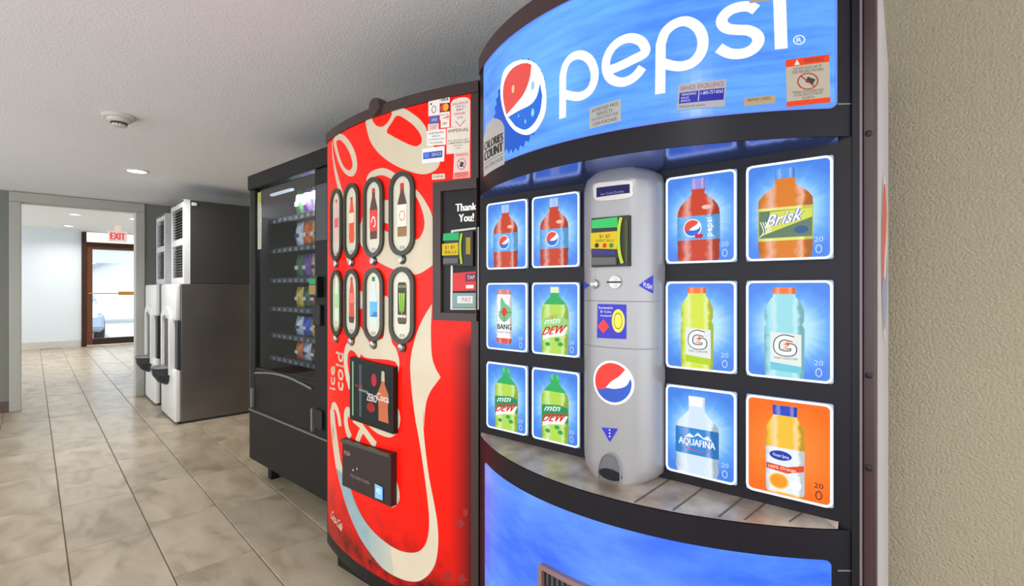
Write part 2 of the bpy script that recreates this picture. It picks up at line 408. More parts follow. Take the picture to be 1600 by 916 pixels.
# smoke detector
p = hit_z(186, 181, CEIL); t = empty('smoke_detector', (p.x, p.y, CEIL)); tag(t, 'round white smoke detector mounted on the textured ceiling', 'smoke detector')
M_sd = mat('detector_plastic', (206, 203, 197), 0.45)
MB().lathe([(0.076, 0.0), (0.078, -0.010), (0.072, -0.017), (0.058, -0.020)], n=40).build('base_plate', M_sd, t, smooth=0.6)
MB().lathe([(0.057, -0.018), (0.055, -0.032), (0.044, -0.040)], n=36).build('body', M_sd, t, smooth=0.6)
m = MB()
for k in range(14):
    a = 2*math.pi*k/14; m.tube([(0.037*math.cos(a), 0.037*math.sin(a), -0.038), (0.032*math.cos(a), 0.032*math.sin(a), -0.056)], 0.0045, 6)
m.build('vent_cage', mat('vent_dark', (60, 58, 56), 0.6), t)
MB().lathe([(0.001, -0.050), (0.037, -0.050), (0.034, -0.061), (0.022, -0.064), (0.001, -0.065)], n=32).build('cap', M_sd, t, smooth=0.6)
# exit sign
q = hit_plane(184, 370, Vector((0, 12.2, 0)), Vector((0, 1, 0)))
t = empty('exit_sign', (q.x, 12.2, q.z-0.13)); tag(t, 'small white exit sign with red letters hanging above the glass door', 'sign')
box('housing', mat('sign_housing', (236, 214, 204), 0.5, emit=0.25), t, -0.145, 0.145, -0.03, 0.03, 0.03, 0.24, r=0.008)
box('bracket', mat('sign_housing', (236, 214, 204), 0.5), t, -0.05, 0.05, -0.02, 0.02, 0.24, 2.47-(q.z-0.13))
S0 = Surf((q.x-0.19, 12.2), (q.x+0.19, 12.2))
text(S0.like(None), 'EXIT', tquad(-0.11, 0.11, 0.07, 0.2), lit((235, 60, 80), 1.0), t, 0.032, bold=0.006)

# ---------------------------------------------------------------- outside the glass door
struct(box('ground_outside', mat('concrete', (176, 176, 172), 0.9, noise=(0.8, 0.4, (160, 160, 158))), None, -14, 30, FY+0.12, 60, -0.3, -0.16))
def car():
    t = empty('parked_car', (0.50, 18.7, -0.16), -math.pi/2); tag(t, 'pale grey car parked outside the glass exit door', 'car')
    M_c = mat('car_paint', (168, 182, 200), 0.3, 0.2, coat=0.6); M_g = mat('car_glass', (70, 84, 98), 0.08)
    prof = [(-2.2, 0.3), (-2.25, 0.75), (-2.1, 0.98), (-1.4, 1.02), (-0.9, 1.42), (0.1, 1.46), (0.85, 1.02), (1.75, 0.92), (2.1, 0.72), (2.15, 0.35), (1.9, 0.25), (-1.9, 0.25)]
    bm = bmesh.new(); a = [bm.verts.new((x, -0.85 if z < 1.1 else -0.68, z)) for x, z in prof]; b = [bm.verts.new((x, 0.85 if z < 1.1 else 0.68, z)) for x, z in prof]
    bm.faces.new(a); bm.faces.new(b[::-1])
    for i in range(len(prof)): bm.faces.new((a[i], b[i], b[(i+1) % len(prof)], a[(i+1) % len(prof)]))
    bmesh.ops.bevel(bm, geom=bm.edges[:], offset=0.05, segments=2, affect='EDGES'); bmesh.ops.recalc_face_normals(bm, faces=bm.faces)
    me = bpy.data.meshes.new('body'); bm.to_mesh(me); bm.free(); link('body', me, M_c, t)
    box('side_window', M_g, t, -0.75, 0.05, -0.80, -0.74, 1.04, 1.36); 
    m = MB(); m.add([(0.12, -0.79, 1.05), (0.72, -0.84, 1.05), (0.2, -0.73, 1.36), (0.12, -0.73, 1.37), (0.12, -0.70, 1.05), (0.72, -0.75, 1.05), (0.2, -0.66, 1.36), (0.12, -0.66, 1.37)],
          [(0, 1, 2, 3), (4, 7, 6, 5), (0, 4, 5, 1), (1, 5, 6, 2), (2, 6, 7, 3), (3, 7, 4, 0)]); m.build('side_window', M_g, t)
    m = MB(); m.add([(0.84, -0.72, 1.06), (0.84, 0.72, 1.06), (0.16, 0.6, 1.45), (0.16, -0.6, 1.45), (0.82, -0.72, 1.02), (0.82, 0.72, 1.02), (0.12, 0.6, 1.41), (0.12, -0.6, 1.41)],
          [(0, 1, 2, 3), (4, 7, 6, 5), (0, 4, 5, 1), (1, 5, 6, 2), (2, 6, 7, 3), (3, 7, 4, 0)]); m.build('windscreen', M_g, t)
    MB().bbox(0.5, 0.74, -1.06, -0.86, 0.98, 1.13, 0.04).build('wing_mirror', mat('mirror_shell', (120, 130, 142), 0.4), t)
    for x in (-1.4, 1.35):
        for y in (-0.80, 0.80):
            wh = MB().lathe([(0.2, -0.1), (0.31, -0.1), (0.33, -0.06), (0.33, 0.06), (0.31, 0.1), (0.2, 0.1)], (x, y, 0.33), 20, 'y').build('wheel', mat('tyre', (38, 38, 40), 0.8), t)
            MB().lathe([(0.05, -0.11), (0.2, -0.105), (0.2, 0.105), (0.05, 0.11)], (x, y, 0.33), 16, 'y').build('hubcap', mat('alloy', (150, 152, 156), 0.35, 0.7), wh)
    m = MB(); m.bbox(2.02, 2.13, -0.72, -0.42, 0.62, 0.76, 0.02); m.bbox(2.02, 2.13, 0.42, 0.72, 0.62, 0.76, 0.02); m.build('headlight', mat('lamp_clear', (225, 228, 232), 0.15), t)
car()
t = empty('white_building', (8.0, 33.0, -0.16)); tag(t, 'white building with a sloping grey roof across the parking lot', 'building')
M_wb = mat('white_siding', (226, 226, 228), 0.8); M_rf = mat('grey_roof', (150, 152, 160), 0.8)
box('wall', M_wb, t, -6.5, 6.5, 0, 6, 0, 2.1)
MB().prism([(-6.5, 2.1), (6.5, 2.1), (-3.5, 3.6)], 'y', 0.02, 5.98).build('gable', M_wb, t)
MB().prism([(-3.5, 3.62), (-3.5, 3.78), (7.0, 2.1), (7.0, 1.96)], 'y', -0.4, 6.4).build('roof', M_rf, t)
MB().prism([(-3.5, 3.62), (-3.5, 3.78), (-7.2, 1.9), (-7.2, 1.74)], 'y', -0.4, 6.4).build('roof', M_rf, t)
for x in (-1.8, 1.2, 3.6): 
    wn = box('window', mat('building_glass', (150, 160, 172), 0.2), t, x, x+1.2, -0.04, 0.0, 0.9, 1.7); box('frame', M_wb, wn, x-0.06, x+1.26, -0.07, -0.04, 0.82, 0.9)
t = empty('entrance_canopy', (2.6, 24.0, -0.16)); tag(t, 'pale blue-grey entrance canopy spanning above the parking lot', 'canopy')
M_cn = mat('canopy_fascia', (186, 196, 206), 0.7)
box('fascia', M_cn, t, -5, 5, 0, 0.15, 2.35, 2.85); box('roof_deck', mat('canopy_deck', (206, 212, 220), 0.7), t, -5, 5, 0.15, 3.0, 2.6, 2.8); box('upper_fascia', mat('canopy_deck', (206, 212, 220), 0.7), t, -5, 5, -0.1, 0.0, 3.0, 3.35)
for x in (-4.8, 4.6): box('post', M_cn, t, x, x+0.2, 0.2, 0.4, 0, 2.6)
box('rafter', M_cn, t, -4.8, -4.6, -0.1, 0.5, 2.85, 3.0); box('rafter', M_cn, t, 4.6, 4.8, -0.1, 0.5, 2.85, 3.0)

# ================================================================ BLUE SODA MACHINE
def arc_out(width, sag):
    c = width/2; R = (c*c+sag*sag)/(2*sag)
    return lambda t: max(0.0, R*R-(t-c)**2)**0.5-(R-sag) if abs(t-c) < c else 0.0
def arc_solid(surf, s0, s1, z0, z1, yb, name, m, parent, n=36, off=0.0):
    v = []; f = []
    for i in range(n+1):
        t = s0+(s1-s0)*i/n; y = -surf.out(t)-off
        v += [(t, y, z0), (t, y, z1), (t, yb, z0), (t, yb, z1)]
    for i in range(n):
        a = 4*i; b = a+4; f += [(a, b, b+1, a+1), (a+2, a+3, b+3, b+2), (a+1, b+1, b+3, a+3), (a, a+2, b+2, b)]
    f += [(0, 1, 3, 2), (4*n, 4*n+2, 4*n+3, 4*n+1)]
    return MB().add(v, f).build(name, m, parent, smooth=0.5)
PS = Surf((1.02968, 1.19740), (1.14677, 0.20428), arc_out(0.985, 0.168))
PF = PS.like(None)
P = empty('soda_machine', PS.L, PS.rz)
tag(P, 'large blue curved-front soda machine with lit product buttons and white lettering', 'vending machine')
M_blk = mat('black_plastic', (22, 20, 28), 0.38, spec=0.25); M_blk2 = mat('black_satin', (26, 25, 30), 0.42)
M_rim = mat('dark_brown_rim', (62, 38, 40), 0.35)
M_side = mat('cabinet_side_paint', (196, 192, 198), 0.5, noise=(2, 0.4, (206, 188, 182)))
cab = box('cabinet', M_side, P, 0.0, 1.024, 0.075, 0.82, 0.07, 1.965)
box('kick_plate', M_blk2, P, 0.02, 1.0, 0.06, 0.78, 0.0, 0.075)
upd = arc_solid(PS, 0.0, 0.985, 1.547, 1.98, 0.074, 'upper_door', M_blk, P)
arc_solid(PS, 0.0, 0.985, 1.935, 1.985, 0.074, 'top_rim', M_rim, P, off=0.006)
low = arc_solid(PS, 0.0, 0.985, 0.09, 0.775, 0.074, 'lower_door', M_blk, P)
box('selection_panel', M_blk, P, 0.0, 0.985, 0.0, 0.074, 0.775, 1.547)
post = box('door_post', M_blk, P, 0.985, 1.0005, -0.004, 0.074, 0.08, 1.975, r=0.002)
box('edge_strip', mat('edge_strip', (112, 100, 104), 0.4), post, 0.9985, 1.0025, -0.0065, 0.0, 0.08, 1.975)
hg = box('hinge_trim', M_rim, P, 1.0005, 1.0235, 0.012, 0.074, 0.07, 1.97, r=0.004)
for z in (0.9, 1.08, 1.55): MB().lathe([(0.002, -0.004), (0.006, -0.003), (0.006, 0.004)], (1.012, 0.012, z), 10, 'y').build('hinge_screw', mat('screw_dark', (40, 36, 38), 0.4, 0.5), hg)
for z in (0.695, 1.609): decal(PS, 'seam_line', [rect(0.964, 0.9845, z, z+0.0025)], mat('seam_grey', (120, 118, 126), 0.5), post, 0.0006)
# round emblem on the side of the cabinet: red, white and blue fields
class SideSurf:
    step = None
    def at(s, t, z, off=0.0): return (1.024+off, t, z)
SS = SideSurf()
def globe(surf, cx, cz, r, parent, off, red, white, blue, ring=True, tilt=0.0):
    if ring: base = decal(surf, 'emblem', [circ(cx, cz, r*1.12, n=40)], white, parent, off)
    else: base = decal(surf, 'emblem', [circ(cx, cz, r, n=40)], white, parent, off)
    def pol(a, k=1.0): a = math.radians(a+tilt); return (cx+r*k*math.cos(a), cz+r*k*math.sin(a))
    top = [pol(a) for a in range(40, 206, 7)]
    wave = smooth_loop([pol(205), pol(212, 0.55), pol(140, 0.08), pol(38, 0.5), pol(40)], 6, False)
    decal(surf, 'red_field', [top+wave[1:-1]], red, base, off+0.0006)
    bot = [pol(a) for a in range(-158, 13, 7)]
    wave2 = smooth_loop([pol(12), pol(-14, 0.72), pol(-70, 0.33), pol(-148, 0.5), pol(-158)], 6, False)
    decal(surf, 'blue_field', [bot+wave2[1:-1]], blue, base, off+0.0006)
    return base
globe(SS, 0.44, 1.33, 0.19, cab, 0.001, pr((226, 92, 72)), pr((222, 218, 216)), pr((150, 160, 190)))

# lit sign: blue with faint ice streaks
def sign_mat(name, c0, c1, sc, s=1.0):
    m = bpy.data.materials.new(name); m.use_nodes = True; nt = m.node_tree; b = nt.nodes['Principled BSDF']
    tc = nt.nodes.new('ShaderNodeTexCoord'); mp = nt.nodes.new('ShaderNodeMapping'); mp.inputs['Scale'].default_value = sc; mp.inputs['Rotation'].default_value = (0, 0.12, 0)
    nt.links.new(tc.outputs['Object'], mp.inputs[0])
    n = nt.nodes.new('ShaderNodeTexNoise'); n.inputs['Scale'].default_value = 5; n.inputs['Detail'].default_value = 8; n.inputs['Roughness'].default_value = 0.62
    nt.links.new(mp.outputs[0], n.inputs['Vector'])
    n2 = nt.nodes.new('ShaderNodeTexNoise'); n2.inputs['Scale'].default_value = 3.2; n2.inputs['Detail'].default_value = 1
    nt.links.new(tc.outputs['Object'], n2.inputs['Vector'])
    av = nt.nodes.new('ShaderNodeMath'); av.operation = 'ADD'; nt.links.new(n.outputs['Fac'], av.inputs[0]); nt.links.new(n2.outputs['Fac'], av.inputs[1])
    hf = nt.nodes.new('ShaderNodeMath'); hf.operation = 'MULTIPLY'; hf.inputs[1].default_value = 0.5; nt.links.new(av.outputs[0], hf.inputs[0])
    r = nt.nodes.new('ShaderNodeValToRGB'); e = r.color_ramp.elements; e[0].position = 0.33; e[0].color = lin(c0); e[1].position = 0.67; e[1].color = lin(c1)
    nt.links.new(hf.outputs[0], r.inputs[0])
    b.inputs['Base Color'].default_value = (*[v*0.1 for v in lin(c0)[:3]], 1); b.inputs['Roughness'].default_value = 0.25
    nt.links.new(r.outputs[0], b.inputs['Emission Color']); b.inputs['Emission Strength'].default_value = s
    return m
M_sign = sign_mat('blue_sign_light', (50, 118, 236), (114, 190, 255), (1, 1, 9))
M_lowblue = sign_mat('blue_panel_light', (18, 88, 240), (112, 168, 255), (1, 1, 3))
WHT = lit((253, 253, 255), 1.0)
sg = decal(PS, 'sign_panel', [rrect(0.054, 0.9605, 1.6045, 1.932, 0.012)], M_sign, P, 0.001)
sg['label'] = 'backlit blue sign with white lettering and round emblem'
edge_o = rrect(0.050, 0.9635, 1.6015, 1.936, 0.014); edge_i = rrect(0.054, 0.9605, 1.6045, 1.932, 0.012)
slab(PS, 'sign_edge', [edge_o, edge_i], lit((120, 150, 250), 0.8), P, 0.0, 0.003)
# crown-cap edge behind the emblem, then the emblem
ecx, ecz, er = 0.2735, 1.7535, 0.0985
cap = []
for k in range(64):
    a = 2*math.pi*k/64; rr = er*(1.06+(0.12 if k % 2 else 0.0)); cap.append((ecx-0.022+rr*1.04*math.cos(a), ecz-0.017+rr*1.06*math.sin(a)))
decal(PS, 'crown_cap', [cap], lit((34, 92, 206)), sg, 0.0016)
def sp(*pts): return PS.pxs([(740+x*0.34934, y*0.34934) for x, y in pts])      # points read from an enlarged view
em = decal(PS, 'emblem', [smooth_loop(sp((225, 268), (280, 285), (315, 345), (328, 440), (318, 520), (280, 585), (235, 605), (180, 580), (140, 515), (122, 420), (133, 330), (170, 285)), 4)], WHT, sg, 0.0022)
decal(PS, 'red_field', [smooth_loop(sp((150, 515), (135, 440), (140, 370), (170, 315), (212, 288), (245, 284)), 4, False)+smooth_loop(sp((262, 292), (252, 360), (225, 425), (185, 475)), 4, False)], lit((232, 84, 78)), em, 0.0030)
decal(PS, 'blue_field', [smooth_loop(sp((158, 525), (205, 497), (255, 472), (285, 435), (300, 375)), 4, False)+smooth_loop(sp((310, 430), (300, 500), (272, 555), (232, 582), (190, 565)), 4, False)], lit((44, 112, 222)), em, 0.0030)
for (x, y, r) in ((180, 400, 0.008), (268, 385, 0.008), (268, 505, 0.0075), (235, 545, 0.004), (205, 520, 0.003)):
    c = sp((x, y))[0]; decal(PS, 'water_drop', [circ(*c, r*0.8, r*1.4, 14)], lit((236, 200, 150) if x == 180 else (150, 205, 250)), em, 0.0036)
# white lettering, stroke by stroke
def px2(*pts): return PS.pxs([(1040+x*0.262, y*0.262) for x, y in pts])
LET = 0.0205
def letter(strokes):
    bm = bmesh.new()
    for pts, w in strokes:
        b2 = bm_strip(pts, w); me = bpy.data.meshes.new('t'); b2.to_mesh(me); b2.free(); bm.from_mesh(me); bpy.data.meshes.remove(me)
    wrap(PS, bm, 'letter', WHT, sg, 0.0022)
letter([(sp((400, 530), (401, 340)), LET), (smooth_loop(sp((400, 345), (412, 296), (438, 260), (478, 247), (518, 266), (541, 312), (541, 362), (521, 406), (486, 430), (450, 432), (412, 424)), 6, False), LET)])
letter([(smooth_loop(sp((598, 318), (650, 300), (715, 268), (768, 238), (762, 200), (735, 178), (697, 172), (655, 187), (620, 218), (598, 262), (594, 305), (606, 342), (632, 363), (668, 369), (702, 358), (732, 335), (757, 302)), 6, False), LET)])
letter([(PS.pxs([(1032, 147), (1033, 70)]), LET), (smooth_loop(PS.pxs([(1032.5, 72), (1040, 51), (1055, 38), (1073, 34), (1090, 43), (1098.5, 61), (1096, 82), (1083, 98), (1066, 104), (1050, 103), (1036, 99)]), 6, False), LET)])
letter([(smooth_loop(px2((542, 62), (500, 42), (440, 45), (380, 68), (340, 112), (342, 150), (375, 174), (435, 181), (492, 184), (540, 207), (555, 244), (530, 288), (480, 317), (420, 325), (370, 316), (318, 288)), 6, False), LET)])
letter([(PS.pxs([(1221, 77), (1218, -14)]), LET), (PS.pxs([(1216.5, -34), (1215.8, -55)]), LET)])
c = PS.px(1249, 63); rg = decal(PS, 'registered_mark', [circ(*c, 0.0095), circ(*c, 0.0078)], WHT, sg, 0.0022); text(PS, 'R', tquad(c[0]-0.004, c[0]+0.004, c[1]-0.0045, c[1]+0.0045), WHT, rg, 0.0022)
# stickers on the sign
def sticker(surf, quad_px, c, parent, off=0.003, emit=0.6, name='sticker'):
    q = surf.pxs(quad_px); return q, decal(surf, name, [q], lit(c, emit) if emit else pr(c), parent, off)
INK = mat('black_ink', (38, 36, 40), 0.6)
def lines(surf, q, rows, m, parent, off):
    """rows: (text, u0, u1, w0, w1)"""
    for s, u0, u1, w0, w1 in rows: text(surf, s, sub(q, u0, u1, w0, w1), m, parent, off)
q, st = sticker(PS, [(922, 202), (971, 190), (971, 155), (922, 170)], (214, 212, 208), sg)
lines(PS, q, [('ADVERTISED PRICE', .08, .92, .74, .9), ('REFLECTS', .25, .75, .52, .67), ('10\u00a2 DISCOUNT FOR', .08, .92, .3, .46), ('CASH PURCHASE', .12, .88, .08, .24)], INK, st, 0.0036)
q, st = sticker(PS, [(1058, 173), (1133, 167), (1136, 124), (1061, 134)], (206, 204, 212), sg)
decal(PS, 'blue_band', [sub(q, .04, .97, .25, .68)], lit((30, 34, 176), .8), st, 0.0035)
lines(PS, q, [('SERVICE  EXCELLENCE', .05, .95, .76, .92)], mat('red_ink', (150, 50, 60), .6), st, 0.0036)
lines(PS, q, [('VENDING', .08, .4, .54, .64), ('SALES', .08, .25, .42, .5), ('SERVICE', .08, .28, .3, .38), ('1-800-757-8363', .5, .95, .5, .63), ('|', .45, .465, .28, .66)], lit((235, 235, 245), .8), st, 0.0042)
lines(PS, q, [('Refunds and service', .06, .6, .08, .17)], INK, st, 0.0036)
q, st = sticker(PS, [(1163, 167), (1212, 162), (1212, 149), (1164, 154)], (214, 190, 150), sg)
lines(PS, q, [('PREPAID CARDS', .1, .85, .5, .85)], INK, st, 0.0036)
q, st = sticker(PS, [(1230, 168), (1298, 161), (1296, 86), (1228, 95)], (222, 208, 188), sg)
decal(PS, 'orange_band', [sub(q, 0, 1, .845, 1)], lit((238, 70, 24), .9), st, 0.0035); decal(PS, 'orange_band', [sub(q, 0, 1, 0, .11)], lit((238, 70, 24), .9), st, 0.0035)
lines(PS, q, [('WARNING', .42, .88, .88, .97)], INK, st, 0.0041)
decal(PS, 'warning_triangle', [[sub(q, .2, .33, .86, .98)[0], sub(q, .2, .33, .86, .98)[1], sub(q, .265, .27, .98, .99)[0]]], lit((240, 236, 230), .8), st, 0.0041)
lines(PS, q, [('DO NOT ROCK OR TIP', .18, .82, .75, .81), ('THIS VENDING MACHINE', .14, .86, .68, .74), ('TIPPING OR ROCKING MAY', .14, .86, .25, .31), ('CAUSE SERIOUS INJURY', .16, .84, .185, .24), ('OR DEATH', .36, .64, .125, .175)], INK, st, 0.0036)
cc = sub(q, .5, .5, .49, .49)[0]; red = lit((190, 40, 40), .7)
decal(PS, 'prohibition_ring', [circ(*cc, 0.0165), circ(*cc, 0.0145)], red, st, 0.0038); stroke(PS, 'prohibition_bar', [(cc[0]-0.011, cc[1]+0.011), (cc[0]+0.011, cc[1]-0.011)], 0.002, red, st, 0.0042, False)
decal(PS, 'tipping_pictogram', [[(cc[0]-0.004, cc[1]-0.001), (cc[0]+0.008, cc[1]-0.006), (cc[0]+0.012, cc[1]+0.003), (cc[0], cc[1]+0.009)]], INK, st, 0.0038)
q, st = sticker(PS, [(1172, 7), (1207, 2), (1207, -26), (1172, -20)], (200, 186, 182), sg, off=0.0045)
# calories sticker: rounded top
cq = PS.pxs([(757.5, 277), (790, 257), (790, 200), (757.5, 218)])
cs = decal(PS, 'calorie_sticker', [[cq[0], cq[1], cq[2]]+smooth_loop(PS.pxs([(790, 200), (785, 190), (775, 186), (765, 193), (757.5, 215)]), 4, False)[1:]], lit((198, 194, 190), .75), sg, 0.0048)
text(PS, 'CALORIES', sub(cq, .06, .94, .66, .88), INK, cs, 0.0054, bold=0.0022); text(PS, 'COUNT', sub(cq, .06, .94, .38, .63), INK, cs, 0.0054, bold=0.0032); text(PS, 'CHECK THEN CHOOSE', sub(cq, .06, .94, .14, .24), INK, cs, 0.0054)
stroke(PS, 'rule', sub(cq, .05, .95, .31, .31)[:2], 0.0012, INK, cs, 0.0054, False)

# glossy visor underside and scuffed metal shelf
def lip(z_in, z_out, name, m, flip, y_in=-0.0005, zo=0.0):
    v = []; f = []; n = 40
    for i in range(n+1):
        t = 0.006+(0.958)*i/n; v += [(t, y_in, z_in), (t, min(y_in, -PS.out(t)+0.002), z_out)]
    for i in range(n): f.append((2*i, 2*i+1, 2*i+3, 2*i+2))
    return MB().add(v, f).build(name, m, P)
lip(1.537, 1.5465, 'visor_underside', mat('visor_gloss', (112, 132, 200), 0.17, 0.8), False)
M_shelf = mat('scuffed_metal', (206, 194, 182), 0.38, 0.55, noise=(14, 0.7, (122, 98, 78)))
sh = lip(0.786, 0.7765, 'shelf', M_shelf, True)
for t in (0.62, 0.70, 0.785, 0.83, 0.90):
    o = PS.out(t); MB().add([(t, -0.001, 0.7868), (t+0.004, -0.001, 0.7868), (t+0.004-0.02, -o+0.004, 0.7775), (t-0.02, -o+0.004, 0.7775)], [(0, 1, 2, 3)]).build('seam', mat('seam_dark', (96, 86, 78), .5, .3), sh)

# ---- product buttons ------------------------------------------------------------------------------
def burst_mat(name, c0, c1, c2, s=1.0):
    """print of a product button: light burst in the middle, blue to the edges"""
    m = bpy.data.materials.new(name); m.use_nodes = True; nt = m.node_tree; b = nt.nodes['Principled BSDF']
    tc = nt.nodes.new('ShaderNodeTexCoord'); sep = nt.nodes.new('ShaderNodeSeparateXYZ'); nt.links.new(tc.outputs['Object'], sep.inputs[0])
    at = nt.nodes.new('ShaderNodeMath'); at.operation = 'ARCTAN2'; nt.links.new(sep.outputs['Z'], at.inputs[0]); nt.links.new(sep.outputs['X'], at.inputs[1])
    cb = nt.nodes.new('ShaderNodeCombineXYZ'); nt.links.new(at.outputs[0], cb.inputs[0])
    n = nt.nodes.new('ShaderNodeTexNoise'); n.inputs['Scale'].default_value = 5.0; n.inputs['Detail'].default_value = 3; nt.links.new(cb.outputs[0], n.inputs['Vector'])
    ln = nt.nodes.new('ShaderNodeVectorMath'); ln.operation = 'LENGTH'; nt.links.new(tc.outputs['Object'], ln.inputs[0])
    mr = nt.nodes.new('ShaderNodeMapRange'); mr.inputs[1].default_value = 0.025; mr.inputs[2].default_value = 0.105; mr.inputs[3].default_value = 1.0; mr.inputs[4].default_value = 0.0
    nt.links.new(ln.outputs['Value'], mr.inputs[0])
    ad = nt.nodes.new('ShaderNodeMath'); ad.operation = 'MULTIPLY_ADD'; ad.inputs[1].default_value = 0.36; nt.links.new(n.outputs['Fac'], ad.inputs[0]); nt.links.new(mr.outputs[0], ad.inputs[2])
    r = nt.nodes.new('ShaderNodeValToRGB'); e = r.color_ramp.elements; e[0].position = 0.25; e[0].color = lin(c0); e[1].position = 0.98; e[1].color = lin(c2)
    k = e.new(0.6); k.color = lin(c1); nt.links.new(ad.outputs[0], r.inputs[0])
    b.inputs['Base Color'].default_value = (*[v*0.1 for v in lin(c0)[:3]], 1); b.inputs['Roughness'].default_value = 0.2; b.inputs['Specular IOR Level'].default_value = 0.25
    nt.links.new(r.outputs[0], b.inputs['Emission Color']); b.inputs['Emission Strength'].default_value = s
    return m
M_blue = burst_mat('blue_burst_print', (70, 128, 226), (98, 166, 240), (182, 230, 255)); M_orange = burst_mat('orange_print', (238, 108, 28), (244, 122, 40), (246, 134, 56))
BW, BH = 0.159, 0.206
class Btn:
    """flat face of a button, centred"""
    step = None
    def at(s, t, z, off=0.0): return (t, -off, z)
BT = Btn()
def U(u, v): return ((u-0.5)*BW, (v-0.5)*BH)
def clip_prof(prof, v0, v1):
    prof = sorted(prof); 
    def hw(v):
        for (a, x), (b, y) in zip(prof, prof[1:]):
            if a <= v <= b: return x+(y-x)*((v-a)/(b-a) if b > a else 0)
        return prof[-1][1] if v > prof[-1][0] else prof[0][1]
    vs = [v0]+[v for v, _ in prof if v0 < v < v1]+[v1]
    return [(v, hw(v)) for v in vs]
def silh(prof, cx): return [U(cx+w, v) for v, w in prof]+[U(cx-w, v) for v, w in reversed(prof)]
def shade_mat(c, c2=None, s=1.0):
    """printed bottle: darker towards its rim"""
    k = 'bottle_%d_%d_%d' % c
    if k in MATS: return MATS[k]
    m = mat(k, c, 0.3, emit=s, noise=(28, 0.75, c2 or tuple(int(v*0.72) for v in c))); return m
def cyl_mat(c, x0, hw, dark=0.5, light=0.35):
    """printed photograph of a round bottle: darker at its two rims, a pale streak off its middle"""
    k = 'cyl_%d_%d_%d_%d_%d' % (*c[:3], round(x0*1e4), round(hw*1e4))
    if k in MATS: return MATS[k]
    m = bpy.data.materials.new(k); m.use_nodes = True; MATS[k] = m; nt = m.node_tree; b = nt.nodes['Principled BSDF']
    tc = nt.nodes.new('ShaderNodeTexCoord'); sep = nt.nodes.new('ShaderNodeSeparateXYZ'); nt.links.new(tc.outputs['Object'], sep.inputs[0])
    mr = nt.nodes.new('ShaderNodeMapRange'); mr.inputs[1].default_value = x0-hw; mr.inputs[2].default_value = x0+hw; nt.links.new(sep.outputs['X'], mr.inputs[0])
    n = nt.nodes.new('ShaderNodeTexNoise'); n.inputs['Scale'].default_value = 55; n.inputs['Detail'].default_value = 4; nt.links.new(tc.outputs['Object'], n.inputs['Vector'])
    ad = nt.nodes.new('ShaderNodeMath'); ad.operation = 'MULTIPLY_ADD'; ad.inputs[1].default_value = 0.22; nt.links.new(n.outputs['Fac'], ad.inputs[0]); nt.links.new(mr.outputs[0], ad.inputs[2])
    r = nt.nodes.new('ShaderNodeValToRGB'); L = lin(c); D = tuple(v*dark for v in L[:3])+(1,); W = tuple(v+(1-v)*light for v in L[:3])+(1,); e = r.color_ramp.elements
    e[0].position = 0.10; e[0].color = D; e[1].position = 1.1; e[1].color = D
    for p, q in ((0.22, L), (0.36, W), (0.46, L), (0.80, L), (0.90, W), (0.95, L)): e.new(p).color = q
    nt.links.new(ad.outputs[0], r.inputs[0]); nt.links.new(r.outputs[0], b.inputs['Emission Color']); b.inputs['Emission Strength'].default_value = 1.0
    b.inputs['Base Color'].default_value = tuple(v*0.1 for v in L[:3])+(1,); b.inputs['Roughness'].default_value = 0.25; b.inputs['Specular IOR Level'].default_value = 0.2
    return m
def bottle(parent, prof, cx, col, bands, col2=None, name='bottle_print'):
    """bands: (v0, v1, colour, name)"""
    pf = sorted(prof); hw = max(q[1] for q in pf)*BW; x0 = (cx-0.5)*BW; o = decal(BT, name, [silh(pf, cx)], cyl_mat(col, x0, hw), parent, 0.0010)
    for b in bands: decal(BT, b[3] if len(b) > 3 else 'label', [silh(clip_prof(pf, b[0], b[1]), cx)], cyl_mat(b[2], x0, max(q[1] for q in clip_prof(pf, b[0], b[1]))*BW, 0.62, 0.25), o, 0.0016)
    # printed highlight down the shoulder
    return o
def btxt(o, s, u0, u1, v0, v1, c, off=0.0024, rot=0.0, slant=0.0, bold=0.0):
    a, b, cc, d = U(u0, v0), U(u1, v0+rot), U(u1, v1+rot), U(u0, v1); text(BT, s, [a, b, cc, d], lit(c), o, off, slant=slant, bold=bold)
def vtxt(o, s, u0, u1, v0, v1, c, off=0.0024, bold=0.0):
    """lettering reading upwards"""
    text(BT, s, [U(u1, v0), U(u1, v1), U(u0, v1), U(u0, v0)], lit(c), o, off, bold=bold)
def prof_soda(w, top=0.93, s0=0.62): return [(0.0, w*0.86), (0.06, w*0.98), (0.2, w*0.97), (0.22, w), (s0-0.04, w), (s0+0.03, w*0.97), (s0+0.08, w*0.88), (s0+0.13, w*0.72), (s0+0.17, w*0.53), (s0+0.20, w*0.38), (s0+0.215, w*0.30), (s0+0.25, w*0.30), (s0+0.255, w*0.36), (s0+0.275, w*0.36), (s0+0.28, w*0.30), (top-0.105, w*0.30), (top-0.1, w*0.34), (top, w*0.32)]
def cola(o, cherry=False):
    w = 0.305; b = bottle(o, prof_soda(w, 0.94, 0.56), 0.48, (196, 64, 34), [(0.26, 0.53, (92, 168, 232), 'label'), (0.83, 0.95, (160, 190, 244) if not cherry else (150, 140, 220), 'cap')], (236, 110, 60))
    globe(BT, *(U(0.40, 0.395) if cherry else U(0.45, 0.395)), 0.0185 if cherry else 0.0195, b, 0.0022, lit((226, 78, 56)), lit((246, 246, 250)), lit((50, 110, 210)))
    if cherry:
        vtxt(b, 'pepsi', 0.60, 0.70, 0.29, 0.50, (235, 242, 255), bold=0.0006)
        for du in (0.0, 0.05): decal(BT, 'cherry', [circ(*U(0.47+du, 0.30), 0.0055, n=14)], lit((200, 30, 60)), b, 0.0030)
    decal(BT, 'shine', [circ(*U(0.60, 0.62), 0.011, 0.005, 14)], lit((250, 190, 170)), b, 0.0018)
